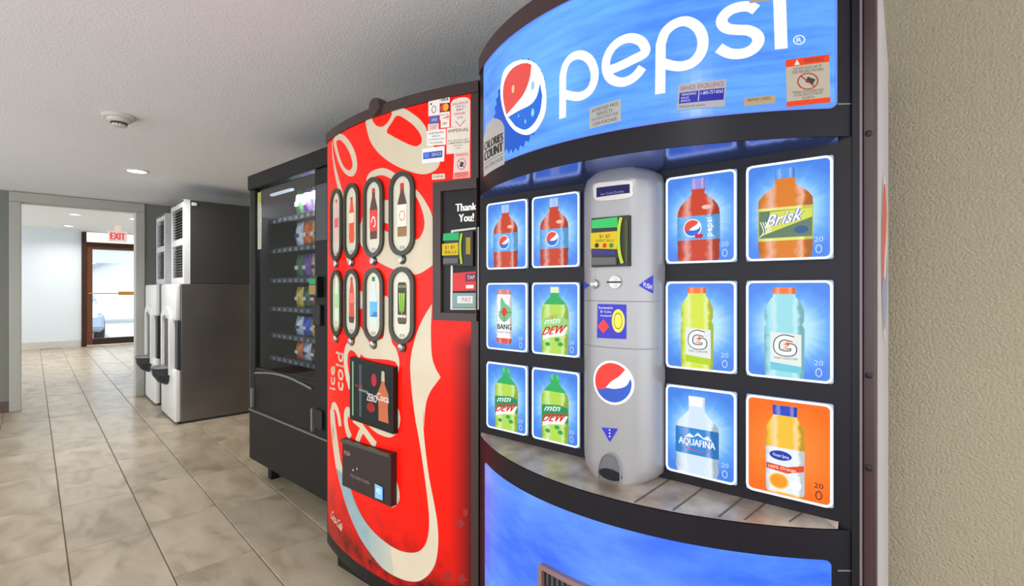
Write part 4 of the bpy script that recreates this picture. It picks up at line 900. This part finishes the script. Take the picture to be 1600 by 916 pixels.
prods = {(0, 0): lambda o, x, z: kbot(o, x, z, cont, (206, 170, 170), [(-.02, .02, (206, 90, 90), 'label'), (.085, .098, (200, 60, 60), 'cap')]),
         (0, 1): lambda o, x, z: kbot(o, x, z-.01, cont, (214, 72, 38), [(-.005, .035, (226, 196, 170), 'label'), (.085, .098, (190, 50, 40), 'cap')]),
         (0, 2): lambda o, x, z: kbot(o, x, z, glassb, (78, 48, 40), [(-.06, .02, (206, 46, 36), 'label'), (.085, .102, (170, 50, 40), 'cap')]),
         (0, 3): lambda o, x, z: kbot(o, x, z, glassb, (74, 52, 40), [(-.055, .025, (226, 218, 200), 'label'), (-.09, -.058, (140, 100, 50), 'base'), (.078, .102, (180, 40, 40), 'cap')]),
         (1, 0): lambda o, x, z: kbot(o, x, z, cont, (196, 216, 190), [(-.03, .03, (150, 200, 140), 'label')]),
         (1, 1): lambda o, x, z: kbot(o, x, z, cont, (196, 74, 50), [(-.005, .035, (226, 110, 90), 'label'), (-.085, -.06, (70, 50, 50), 'base'), (.085, .098, (190, 50, 40), 'cap')]),
         (1, 2): lambda o, x, z: kbot(o, x, z-.005, glassb, (196, 206, 206), [(-.05, .008, (86, 166, 220), 'label'), (-.05, -.03, (44, 100, 180), 'label_foot'), (.085, .102, (40, 110, 80), 'cap')]),
         (1, 3): lambda o, x, z: kbot(o, x, z, canp, (44, 44, 30), [(.055, .065, (110, 110, 70), 'rim_band'), (-.068, -.05, (84, 70, 40), 'foot_band')], 'can_print')}
KLAB = [['soft drink bottle', 'orange-red soda bottle', 'brown bottle with a red label', 'brown bottle with a cream label'], ['pale green drink', 'red soda bottle', 'water bottle with a blue label', 'black energy drink can']]
for r, zc in enumerate((1.517, 1.187)):
    for c, sc in enumerate((0.140, 0.285, 0.443, 0.603)):
        hh = 0.152 if r == 0 else 0.139
        rim = slab(CS, 'drink_window', [stad(sc, zc, 0.063, hh), stad(sc, zc, 0.0455, hh-0.0175)], M_gr, K, 0.0, 0.012); rim['label'] = 'oval window showing a %s' % KLAB[r][c]
        decal(CS, 'window_face', [stad(sc, zc, 0.046, hh-0.017)], M_win, rim, 0.0042)
        o = prods[(r, c)](rim, sc, zc+0.008)
        if (r, c) == (0, 2): stroke(CS, 'swirl', [(sc-.012, zc-.02), (sc-.004, zc), (sc+.008, zc-.004), (sc+.012, zc-.03), (sc, zc-.035)], .005, pr((236, 230, 220), .3), rim, .0062)
        if (r, c) == (0, 3): stroke(CS, 'swirl', [(sc-.014, zc-.01), (sc-.004, zc+.008), (sc+.012, zc+.004), (sc+.013, zc-.018), (sc-.002, zc-.024), (sc-.012, zc-.012)], .003, pr((190, 50, 40), .3), rim, .0062)
        if (r, c) == (1, 3):
            for k in (-1, 0, 1): stroke(CS, 'claw_mark', [(sc+k*.011, zc+.044), (sc+k*.0095, zc+.01), (sc+k*.008, zc-.03+abs(k)*.008)], (.007, .003), pr((150, 220, 50), .5), rim, .0062)
            text(CS, 'MONSTER', tquad(sc-.021, sc+.021, zc-.044, zc-.034), pr((230, 230, 225), .4), rim, .0064, bold=.0006)
        [decal(CS, 'size_mark', [circ(sc+dx, zc-hh+.031, .0045, .0055, 10), circ(sc+dx, zc-hh+.031, .0028, .0036, 10)], INK, rim, .0048) for dx in (-.007, .007)]
        kz = zc-hh-0.012; kb = MB().lathe([(0.001, -0.016), (0.012, -0.015), (0.0145, -0.009), (0.0145, 0.002)], (sc, -CS.out(sc), kz), 18, 'y').build('select_button', M_chr, rim, smooth=0.6)
        MB().lathe([(0.0145, -0.006), (0.0185, -0.006), (0.0185, 0.002), (0.0145, 0.002)], (sc, -CS.out(sc), kz), 18, 'y').build('button_collar', M_gr, rim)
# ---- payment panel ---------------------------------------------------------------------------------
bo = rect(0.7496, 0.9155, 1.140, 1.612); bi = rect(0.782, 0.9135, 1.166, 1.578)
pan = slab(CS, 'payment_frame', [bo, bi], M_dk, K, 0.0, 0.012); pan['label'] = 'dark recessed payment panel with bill slot'
decal(CS, 'panel_back', [bi], M_kblk, pan, 0.0016)
for s_, q in (('Thank', [(713, 331), (745, 328), (745, 317), (713, 319)]), ('You!', [(718, 347), (741, 346), (741, 333), (718, 335)])):
    text(CS, s_, CS.pxs(q), pr((236, 232, 226), .4), pan, 0.0024, bold=0.0012)
# flat plate tangent to the panel for the payment parts
CP = CS.like(lambda t: CS.out(0.85)-(t-0.85)*0.24, 0.02); CP.step = None
slab(CP, 'reader_frame', [CP.pxs([(705, 484), (749, 484), (749, 355), (706, 360)]), CP.pxs([(708, 482), (747, 482), (747, 358), (709, 363)])], mat('silver_light', (206, 200, 196), .35, .2), pan, 0.0, 0.004)
ac = slab(CP, 'bill_acceptor', [CP.pxs([(700, 415), (745, 416), (745, 362), (701, 366)])], M_blk2, pan, 0.0, 0.02)
decal(CP, 'green_screen', [CP.pxs([(699, 377), (724, 376), (724, 364), (700, 366)], .0)], lit((48, 186, 110), .9), ac, 0.0215)
yq = CP.pxs([(698, 400), (723, 399), (723, 380), (698, 382)]); yl = decal(CP, 'yellow_panel', [yq], lit((232, 200, 30), .85), ac, 0.0215)
text(CP, '$1 $5', sub(yq, .2, .8, .5, .8), INK, yl, .0225); text(CP, 'BILLS', sub(yq, .2, .9, .15, .38), INK, yl, .0225)
stroke(CP, 'lit_bezel', CP.pxs([(729, 366), (727, 380), (727, 395), (729, 413)]), .008, lit((180, 210, 60), .9), ac, .024)
decal(CP, 'yellow_strip', [CP.pxs([(735, 398), (742, 398), (742, 372), (735, 372)])], lit((210, 180, 50), .6), ac, .0215)
slab(CP, 'note_slot', [CP.pxs([(701, 413), (724, 412), (724, 404), (701, 404)])], mat('slot_grey', (88, 84, 84), .4), ac, .02, .026)
rq = CP.pxs([(708, 455), (747, 454), (747, 424), (708, 427)]); rl = decal(CP, 'red_label', [rq], pr((196, 32, 30), .25), pan, .003)
decal(CP, 'label_patch', [sub(rq, .52, .95, .5, .9)], pr((90, 20, 70), .2), rl, .0036); text(CP, 'TAP', sub(rq, .6, .9, .6, .8), pr((230, 190, 200), .3), rl, .0042); decal(CP, 'label_patch', [sub(rq, .55, .85, .12, .3)], pr((226, 210, 206), .3), rl, .0036)
gq = CP.pxs([(708, 481), (747, 481), (747, 458), (708, 458)]); gl = decal(CP, 'grey_label', [gq], pr((120, 146, 142), .15), pan, .003)
decal(CP, 'card_picture', [sub(gq, .2, .82, .3, .8)], pr((196, 206, 206), .2), gl, .0036); text(CP, 'PAY', sub(gq, .4, .75, .4, .7), pr((210, 60, 60), .2), gl, .0042)
# ---- video screen, delivery door -------------------------------------------------------------------
CT = CS.like(lambda t: CS.out(0.42)+(0.42-t)*0.06 if False else CS.out(0.2746)+(CS.out(0.567)-CS.out(0.2746))*(t-0.2746)/(0.567-0.2746)+0.012); CT.step = None
so = CT.pxs([(550, 654), (618, 678), (618, 574), (550, 557)]); sq = CT.pxs([(554, 648), (613, 667), (613, 579), (554, 564)])
scn = slab(CT, 'video_screen', [so], M_kblk, K, -0.012, 0.010); scn['label'] = 'dark video screen showing a drink bottle'
sm_ = decal(CT, 'screen_picture', [sq], lit((34, 42, 44), .8), scn, .0105)
decal(CT, 'picture_edge', [sub(sq, 0, .04, 0, 1)], lit((150, 190, 150), .8), sm_, .0112); decal(CT, 'picture_sheen', [sub(sq, .2, .27, .02, .98)], lit((80, 92, 96), .8), sm_, .0112)
kf = lambda u, v: sub(sq, u, u, v, v)[0]
decal(CT, 'bottle_picture', [[kf(.80, .92), kf(.86, .92), kf(.87, .74), kf(.97, .56), kf(.95, .30), kf(.97, .06), kf(.72, .06), kf(.72, .30), kf(.70, .56), kf(.79, .74)]], lit((212, 116, 76), .9), sm_, .0114)
decal(CT, 'bottle_neck', [[kf(.80, .96), kf(.87, .96), kf(.88, .78), kf(.79, .78)]], lit((206, 196, 150), .9), sm_, .012)
decal(CT, 'red_disc', [circ(*kf(.60, .76), .017, .024, 20)], lit((200, 44, 56), .9), sm_, .0114); decal(CT, 'red_disc', [circ(*kf(.52, .25), .026, .018, 20)], lit((170, 40, 48), .9), sm_, .0114)
text(CT, 'ZERO', sub(sq, .42, .68, .36, .5), lit((230, 225, 215), .9), sm_, .0126, bold=.001); text(CT, 'Coca', sub(sq, .68, .98, .42, .56), lit((236, 232, 226), .9), sm_, .0126, bold=.001)
text(CT, 'ice cold', sub(sq, .1, .3, .55, .62), lit((190, 70, 60), .9), sm_, .0126); text(CT, 'refreshment', sub(sq, .2, .45, .49, .55), lit((190, 200, 190), .9), sm_, .0126)
CV = CS.like(lambda t: CS.out(0.217)+(CS.out(0.554)-CS.out(0.217))*(t-0.217)/(0.554-0.217)+0.014); CV.step = None
do = CV.pxs([(539, 757), (615, 791), (615, 708), (539, 684)])
dd_ = slab(CV, 'delivery_door', [do], mat('door_brown_black', (40, 26, 26), .38), K, -0.014, 0.012); dd_['label'] = 'dark plastic delivery door'
slab(CV, 'door_lip', [[do[3], do[2], (do[2][0], do[2][1]-.012), (do[3][0], do[3][1]-.012)]], mat('lip_green_grey', (64, 70, 58), .35), dd_, .0, .022)
text(CV, 'PUSH', CV.pxs([(543, 709), (552, 712), (552, 705), (543, 702)]), pr((190, 150, 150), .1), dd_, .015)
text(CV, 'PULL DOOR TO OPEN', CV.pxs([(553, 743), (582, 756), (582, 751), (553, 738)]), pr((150, 130, 126), .1), dd_, .015)
nq = CV.pxs([(591, 776), (603, 780), (603, 760), (591, 754)]); ns_ = decal(CV, 'energy_sticker', [nq], pr((120, 180, 250), .3), dd_, .015); text(CV, 'e', sub(nq, .2, .8, .4, .8), WI, ns_, .0156)
for (x, y) in ((557, 733), (563, 731)): decal(CV, 'handle_mark', [circ(*CV.px(x, y), .004, n=10)], pr((220, 200, 190), .2), dd_, .015)
slab(CS, 'side_frame', [rect(0.8895, 0.9155, 0.13, 1.14)], M_dk, K, 0.0, 0.0022); slab(CS, 'side_frame', [rect(0.8895, 0.9155, 1.612, 1.896)], M_dk, K, 0.0, 0.0026)
# ---- stickers --------------------------------------------------------------------------------------
def kst(pts, c, name='sticker', emit=.22):
    q = CS.pxs([(655+x*.1855, 130+y*.1855) for x, y in pts]); return q, decal(CS, name, [q], pr(c, emit), red, .003)
W_ = (228, 216, 212)
q, s_ = kst([(83, 280), (178, 270), (178, 137), (83, 155)], W_); decal(CS, 'wreath', [circ(*sub(q, .5, .5, .4, .4)[0], .010, .013, 20), circ(*sub(q, .5, .5, .4, .4)[0], .007, .010, 20)], pr((120, 130, 120)), s_, .0036); decal(CS, 'star', [circ(*sub(q, .25, .25, .78, .78)[0], .004, n=8)], pr((60, 70, 80)), s_, .0036)
q, s_ = kst([(180, 172), (262, 165), (262, 108), (180, 122)], W_); text(CS, 'VISA', sub(q, .1, .9, .3, .75), pr((40, 50, 110)), s_, .0036, slant=.15, bold=.0006)
q, s_ = kst([(180, 247), (262, 240), (262, 165), (180, 175)], (60, 40, 40)); decal(CS, 'red_disc', [circ(*sub(q, .35, .35, .5, .5)[0], .0105, .013, 20)], pr((220, 50, 30), .3), s_, .0036); decal(CS, 'orange_disc', [circ(*sub(q, .64, .64, .5, .5)[0], .0105, .013, 20)], pr((240, 150, 40), .3), s_, .0042)
q, s_ = kst([(180, 315), (262, 305), (262, 240), (180, 250)], W_); decal(CS, 'orange_sweep', [[sub(q, .1, .1, .2, .2)[0], sub(q, .95, .95, .15, .15)[0], sub(q, .95, .95, .5, .5)[0]]], pr((230, 120, 50), .2), s_, .0036); text(CS, 'DISCOVER', sub(q, .1, .9, .55, .75), INK, s_, .0036)
q, s_ = kst([(95, 345), (170, 335), (170, 275), (95, 285)], (50, 90, 170)); text(CS, 'AMEX', sub(q, .2, .85, .3, .7), pr((220, 230, 240)), s_, .0036)
q, s_ = kst([(187, 380), (260, 372), (260, 308), (187, 315)], W_); text(CS, 'PAY', sub(q, .25, .75, .35, .7), INK, s_, .0036)
q, s_ = kst([(78, 400), (170, 392), (170, 340), (78, 348)], (222, 190, 184)); lines(CS, q, [('CASH OR CARD', .1, .9, .55, .75), ('ACCEPTED', .2, .8, .2, .4)], INK, s_, .0036)
bq = CS.pxs([(655+x*.1855, 130+y*.1855) for x, y in ((272, 372), (435, 355), (435, 125), (272, 150))])
bs = decal(CS, 'badge_sticker', [[bq[0], sub(bq, .5, .5, -.02, -.02)[0], bq[1]]+smooth_loop([sub(bq, 1, 1, .9, .9)[0], sub(bq, .85, .85, 1.02, 1.02)[0], sub(bq, .5, .5, 1.06, 1.06)[0], sub(bq, .15, .15, 1.02, 1.02)[0], sub(bq, 0, 0, .9, .9)[0]], 4, False)], pr((220, 208, 198), .2), red, .0031)
PK = pr((206, 60, 80), .1); lines(CS, bq, [('BALANCE', .1, .9, .80, .90), ('DRINK', .2, .78, .42, .51)], PK, bs, .0038); lines(CS, bq, [('WHAT YOU', .25, .75, .70, .76), ('EAT', .32, .68, .57, .66)], INK, bs, .0038); lines(CS, bq, [('& DO', .35, .65, .28, .36)], pr((60, 100, 170)), bs, .0038)
hp = sub(bq, .5, .5, .12, .12)[0]; stroke(CS, 'heart', [(hp[0]-.018, hp[1]+.008), (hp[0], hp[1]-.012), (hp[0]+.018, hp[1]+.008)], .003, pr((190, 100, 130)), bs, .0038, False)
q, s_ = kst([(70, 530), (230, 520), (230, 385), (70, 405)], (226, 222, 216)); lines(CS, q, [('ADVERTISED PRICE', .1, .9, .74, .86), ('REFLECTS', .3, .72, .54, .65), ('10\u00a2 DISCOUNT FOR', .1, .9, .32, .44), ('CASH PURCHASES', .15, .85, .12, .22)], INK, s_, .0036)
q, s_ = kst([(235, 600), (430, 585), (435, 355), (238, 380)], (216, 206, 190)); lines(CS, q, [('IMPERIAL', .08, .95, .80, .92)], pr((110, 40, 40)), s_, .0037); lines(CS, q, [('For service call', .08, .9, .47, .53), ('1-800-555-1234', .08, .97, .36, .44), ('refunds by', .3, .7, .26, .32), ('mail', .4, .6, .17, .22)], INK, s_, .0037)
q, s_ = kst([(28, 680), (215, 660), (220, 530), (30, 555)], (224, 222, 224)); decal(CS, 'blue_field', [sub(q, .06, .92, .28, .72)], pr((36, 66, 160), .25), s_, .0036); text(CS, 'SERVICE', sub(q, .45, .88, .4, .62), pr((210, 220, 240)), s_, .0042); decal(CS, 'blue_square', [sub(q, .1, .35, .36, .66)], pr((70, 120, 210), .2), s_, .0042)
q, s_ = kst([(290, 808), (432, 795), (432, 580), (300, 592)], (224, 190, 180)); decal(CS, 'red_band', [sub(q, .05, .95, .02, .24)], pr((226, 130, 120), .1), s_, .0036); lines(CS, q, [('WARNING', .1, .9, .86, .97)], pr((206, 50, 40), .2), s_, .0037)
cc = sub(q, .5, .5, .55, .55)[0]; decal(CS, 'prohibition_ring', [circ(*cc, .016, .019, 22), circ(*cc, .014, .017, 22)], pr((120, 90, 90)), s_, .0037); stroke(CS, 'prohibition_bar', [(cc[0]-.01, cc[1]+.012), (cc[0]+.01, cc[1]-.012)], .002, pr((120, 90, 90)), s_, .0039, False); decal(CS, 'tipping_pictogram', [[(cc[0]-.008, cc[1]-.008), (cc[0]+.004, cc[1]-.01), (cc[0]+.009, cc[1]+.004), (cc[0]-.002, cc[1]+.008)]], INK, s_, .0038)
lines(CS, q, [('NEVER ROCK', .12, .88, .13, .21), ('OR TILT', .25, .75, .04, .11)], pr((206, 60, 50), .1), s_, .0042)
q, s_ = kst([(113, 815), (222, 808), (222, 763), (113, 770)], (216, 204, 180)); text(CS, 'NO REFUND', sub(q, .1, .9, .3, .7), INK, s_, .0036)

# ================================================================ BLACK SNACK MACHINE
NS_L = Vector((1.0405, 3.515)); NE = (Vector((1.114, 2.558))-Vector((1.0405, 3.528))).normalized()
SN = Surf(NS_L, NS_L+NE*1.05); N = empty('snack_machine', SN.L, SN.rz)
tag(N, 'tall black glass-front snack machine standing on short legs', 'vending machine')
M_nb = mat('powder_black', (21, 20, 21), 0.5, bump=(300, 0.08), spec=0.3); M_nd = mat('inner_black', (26, 26, 28), 0.6); M_ng = mat('worn_edge', (128, 124, 120), .45, .4)
WN, ZB, ZT = 1.05, 0.13, 1.975
g0, g1 = 0.075, 0.875            # glass from g0 to g1
for nm, a in (('side_panel', (0, 0.03, 0.03, 0.85, ZB, ZT)), ('side_panel', (WN-0.03, WN, 0.03, 0.85, ZB, ZT)), ('back_panel', (0.03, WN-0.03, 0.80, 0.85, ZB, ZT)), ('top_panel', (0.03, WN-0.03, 0.03, 0.80, ZT-0.03, ZT)), ('base_box', (0.03, WN-0.03, 0.03, 0.80, ZB, 0.60))): box(nm, M_nb, N, *a)
box('inner_wall', M_nd, N, g1+0.01, g1+0.03, 0.04, 0.8, 0.60, ZT-0.03)
MB().bbox(-0.004, WN, -0.03, 0.03, ZT-0.085, ZT+0.01, 0.008, 2).build('top_trim', M_nb, N)
MB().bbox(0.0, g0, -0.015, 0.03, 0.455, ZT-0.085, 0.006, 2).build('left_stile', M_nb, N)
MB().bbox(g1, WN, -0.015, 0.03, 0.455, ZT-0.085, 0.006, 2).build('control_panel', M_nb, N)
MB().bbox(0.0, WN, -0.02, 0.03, ZB, 0.45, 0.008, 2).build('lower_panel', M_nb, N)
box('ledge', M_ng, N, 0.0, WN, -0.024, 0.0, 0.449, 0.457)
box('edge_strip', M_ng, N, -0.007, -0.003, -0.012, 0.6, ZB, ZT-0.02)
dv = MB().bbox(g0, g1, -0.012, 0.028, 0.457, 0.735, 0.006, 2).build('delivery_bin', M_nb, N)
MB().tube([(g0+0.02, -0.02, 0.70+0.05*math.sin(0)), *[(g0+0.02+(g1-g0-0.04)*k/10, -0.02, 0.70+0.03*math.sin(math.pi*k/10)) for k in range(1, 10)], (g1-0.02, -0.02, 0.70)], 0.006).build('flap_edge', M_ng, dv)
for x in (g0-0.02, g1-0.01): MB().bbox(x, x+0.016, -0.034, -0.012, 0.475, 0.60, 0.004, 2).build('pull_handle', M_ng, dv)
box('glass_pane', glass('snack_glass', 0.10), N, g0, g1, 0.004, 0.010, 0.735, ZT-0.085)
for x, y in ((0.10, 0.06), (0.92, 0.06), (0.10, 0.72), (0.92, 0.72)): MB().prism([(x, y), (x+0.05, y), (x+0.05, y+0.05), (x, y+0.05)], 'z', 0.0, ZB+0.01).build('leg', M_nb, N)
MB().bbox(g0+0.05, g1-0.45, 0.06, 0.085, ZT-0.125, ZT-0.11, 0.005, 2).build('light_tube', mat('lamp_tube', (226, 230, 240), .4, emit=0.7), N)
ldt = bpy.data.lights.new('tube', 'AREA'); ldt.shape = 'RECTANGLE'; ldt.size = 0.6; ldt.size_y = 0.04; ldt.energy = 9.0; lo = bpy.data.objects.new('lamp', ldt); COL.objects.link(lo); lo.parent = N; lo.location = (0.45, 0.1, ZT-0.15); lo.rotation_euler = (0.35, 0, 0)
box('notice_strip', pr((190, 190, 170), .05), N, 0.082, 0.135, 0.0015, 0.003, 1.50, 1.86); box('notice_head', pr((170, 176, 90), .1), N, 0.082, 0.135, 0.0012, 0.0030, 1.80, 1.868)
# control side: keypad, display, bill reader
MB().bbox(0.90, 1.02, -0.022, -0.015, 1.50, 1.80, 0.003, 1).build('keypad', mat('keypad_grey', (70, 74, 80), .4), N)
MB().bbox(0.885, 0.965, -0.05, -0.015, 1.20, 1.31, 0.005, 2).build('bill_acceptor', M_blk2, N)
box('green_screen', lit((50, 170, 110), .8), N, 0.887, 0.955, -0.0515, -0.05, 1.27, 1.30); box('yellow_panel', lit((190, 160, 90), .6), N, 0.887, 0.955, -0.0515, -0.05, 1.215, 1.265)
MB().bbox(0.89, 0.97, -0.035, -0.015, 1.05, 1.16, 0.005, 2).build('coin_return', M_nd, N)
MB().bbox(0.90, 0.98, -0.03, -0.015, 0.50, 0.60, 0.004, 2).build('change_cup', M_nd, N)
# shelves with coils and product bags
shelf_z = [1.70, 1.505, 1.31, 1.125, 0.95, 0.80]
def bag_mesh(w, h, d):
    v = []; f = []; nx, nz = 8, 8
    for side in (-1, 1):
        for j in range(nz+1):
            for i in range(nx+1):
                u, t = i/nx, j/nz; b = (math.sin(math.pi*u)*math.sin(math.pi*min(1, max(0, (t-0.06)/0.88))))**0.55 if 0 < u < 1 and 0.06 < t < 0.94 else 0
                ww = w*(1-0.08*math.sin(math.pi*t)); v.append(((u-0.5)*ww, side*(0.002+d/2*b), t*h))
    k = (nx+1)*(nz+1)
    for s in (0, 1):
        for j in range(nz):
            for i in range(nx): a = s*k+j*(nx+1)+i; q = (a, a+1, a+nx+2, a+nx+1); f.append(q if s == 0 else q[::-1])
    rim = [i for i in range(nx+1)]+[j*(nx+1)+nx for j in range(1, nz+1)]+[nz*(nx+1)+i for i in range(nx-1, -1, -1)]+[j*(nx+1) for j in range(nz-1, 0, -1)]
    for a, b in zip(rim, rim[1:]+rim[:1]): f.append((a, a+k, b+k, b))
    return MB().add(v, f)
bag_cols = [((60, 90, 190), 'blue'), ((206, 210, 220), 'silver'), ((214, 150, 90), 'tan'), ((206, 70, 60), 'red'), ((226, 170, 150), 'pink'), ((70, 110, 70), 'green'), ((230, 190, 80), 'yellow'), ((110, 64, 46), 'brown'), ((226, 112, 50), 'orange'), ((120, 80, 150), 'purple')]
pick = [[5, 9, 1, 0, 2], [1, 8, 2, 4, 3], [5, 9, 4, 7, 1], [6, 5, 3, 4, 7], [1, 0, 6, 5, 2], [8, 1, 7, 4, 6]]
row_word = ['top', 'second', 'third', 'fourth', 'fifth', 'lowest']
for r, z in enumerate(shelf_z):
    sh = MB(); sh.box(0.04, g1, 0.10, 0.78, z-0.006, z); sh.box(0.04, g1, 0.092, 0.10, z-0.028, z+0.004); so_ = sh.build('shelf', mat('shelf_grey', (70, 70, 74), .5), N)
    for k in range(9): x = 0.10+0.078*k; box('price_tag', pr((150, 150, 150)), so_, x, x+0.035, 0.0905, 0.092, z-0.024, z-0.004)
    h = [0.16, 0.155, 0.145, 0.13, 0.12, 0.11][r]
    for k in range(5):
        x = 0.40+0.1*k
        pts = [(x+0.036*math.cos(a), 0.175+0.56*a/(2*math.pi*7), z+0.04+0.036*math.sin(a)) for a in [2*math.pi*7*i/84 for i in range(85)]]
        if r < 6: MB().tube(pts, 0.0018, 4).build('coil', mat('coil_wire', (140, 140, 144), .3, .7), N)
        ci = pick[r][k]; c, cn = bag_cols[ci]
        me = bag_mesh(0.088, h, 0.05)
        b = empty('snack_bag', N.matrix_basis @ Vector((x, 0.135, z+0.002)), SN.rz)
        o = me.build('wrapper', mat('foil_%d' % ci, c, .35, .25, noise=(30, .5, tuple(min(255, int(v*1.25)) for v in c))), b, smooth=1.2)
        pt = MB(); cw, ch_ = 0.024, h*0.10; pt.add([(-cw, -0.0275, h*0.36), (cw, -0.0275, h*0.36), (cw, -0.0275, h*0.36+ch_*1.6), (-cw, -0.0275, h*0.36+ch_*1.6)], [(0, 1, 2, 3)]); pt.build('brand_patch', pr((236, 230, 220) if cn not in ('silver', 'pink') else (60, 70, 120)), b)
        tag(b, '%s foil snack bag on the %s shelf behind the glass' % (cn, row_word[r]), 'snack', 'snack bags on the machine shelves')

# ================================================================ ICE DISPENSERS AND ICE MAKERS
M_ss = mat('stainless', (134, 129, 125), 0.30, 0.85, noise=(3, 0.4, (104, 98, 95))); M_wp = mat('white_panel', (226, 226, 224), .4); M_dkp = mat('charcoal_plastic', (44, 46, 52), .4); M_hd = mat('maker_side', (74, 74, 72), .38, .5)
def dispenser(y0, y1, label):
    """front faces -X; y0 is the near side"""
    t = empty('ice_dispenser', (0.925, y0, 0)); tag(t, label, 'ice dispenser', 'ice dispensers by the doorway'); W = y1-y0; Z = 1.285
    MB().bbox(0.05, 0.85, 0, W, 0.02, Z, 0.004, 1).build('cabinet', M_ss, t); box('toe_base', M_dkp, t, 0.03, 0.84, 0.01, W-0.01, 0, 0.025)
    MB().bbox(0.0, 0.05, 0, W, 0.02, 0.50, 0.016, 3).build('lower_front', M_wp, t, smooth=0.5)
    MB().bbox(0.0, 0.05, 0, W, 0.95, Z, 0.016, 3).build('upper_front', M_wp, t, smooth=0.5)
    MB().bbox(0.02, 0.05, 0.0, W, 0.50, 0.95, 0.004, 1).build('recess_back', M_dkp, t)
    # white arch framing the chute
    o = [(W*0.16, 0.44)]+[(W*0.5+W*0.34*math.cos(math.pi-math.pi*k/12), 0.96+0.11*math.sin(math.pi*k/12)) for k in range(13)]+[(W*0.84, 0.44)]
    i = [(W*0.27, 0.44)]+[(W*0.5+W*0.23*math.cos(math.pi-math.pi*k/12), 0.94+0.05*math.sin(math.pi*k/12)) for k in range(13)]+[(W*0.73, 0.44)]
    m = MB(); n = len(o)
    v = [(-0.02, *p) for p in o]+[(-0.02, *p) for p in i]+[(0.05, *p) for p in o]+[(0.05, *p) for p in i]; f = []
    for k in range(n-1): f += [(k, k+1, n+k+1, n+k), (2*n+k, 3*n+k, 3*n+k+1, 2*n+k+1), (k, 2*n+k, 2*n+k+1, k+1), (n+k, n+k+1, 3*n+k+1, 3*n+k)]
    f += [(0, n, 3*n, 2*n), (n-1, 3*n-1, 4*n-1, 2*n-1)]
    m.add(v, f).build('chute_arch', M_wp, t, smooth=0.6)
    box('chute_dark', M_dkp, t, 0.0, 0.046, W*0.27, W*0.73, 0.48, 0.95)
    MB().lathe([(0.02, 0.33), (0.07, 0.36), (0.115, 0.43), (0.125, 0.50), (0.115, 0.50), (0.10, 0.44), (0.02, 0.42)], (-0.005, W*0.5, 0), 20).build('drip_tray', M_dkp, t)
    MB().lathe([(0.114, 0.496), (0.128, 0.496), (0.128, 0.506), (0.114, 0.506)], (-0.005, W*0.5, 0), 24).build('tray_lip', mat('tray_lip', (150, 152, 156), .35, .5), t)
    return t
dispenser(5.325, 5.97, 'stainless ice dispenser with white front, closer to the black snack machine')
dispenser(6.33, 6.93, 'stainless ice dispenser with white front, closer to the doorway')
def maker(x0, y0, y1, z1, label):
    t = empty('ice_maker', (x0, y0, 1.287)); tag(t, label, 'ice maker', 'ice makers on the dispensers'); W = y1-y0; Z = z1-1.287
    MB().bbox(0.05, 0.72, 0, W, 0, Z, 0.004, 1).build('cabinet', M_hd, t)
    fr = MB(); b_ = 0.055; fr.box(0, 0.05, 0, b_, 0, Z); fr.box(0, 0.05, W-b_, W, 0, Z); fr.box(0, 0.05, b_, W-b_, 0, 0.06); fr.box(0, 0.05, b_, W-b_, Z-0.06, Z); fr.box(0, 0.05, b_, W-b_, Z*0.47, Z*0.47+0.06)
    fr.build('front_frame', mat('maker_white', (214, 215, 218), .4), t)
    for a, c in ((0.06, Z*0.47), (Z*0.47+0.06, Z-0.06)):
        g = box('grille', mat('grille_back', (36, 36, 34), .6), t, 0.035, 0.05, b_, W-b_, a, c)
        n = int((c-a)/0.026)
        for k in range(n): MB().prism([(0.008, a+0.026*k+0.004), (0.032, a+0.026*k+0.014), (0.032, a+0.026*k+0.018), (0.008, a+0.026*k+0.008)], 'y', b_, W-b_).build('louvre', mat('louvre_grey', (96, 94, 86), .45), g)
    box('top_lip', mat('maker_white', (214, 215, 218), .4), t, 0.0, 0.05, -0.004, W+0.004, Z-0.012, Z+0.004)
    MB().bbox(0.06, 0.10, -0.02, 0.0, Z-0.05, Z-0.02, 0.005, 2).build('latch', mat('maker_white', (214, 215, 218), .4), t)
    return t
maker(1.0, 5.34, 5.93, 2.065, 'tall grey ice maker with white louvred front, closer to the black snack machine')
maker(1.02, 6.36, 6.88, 2.05, 'grey ice maker with white louvred front, closer to the doorway')
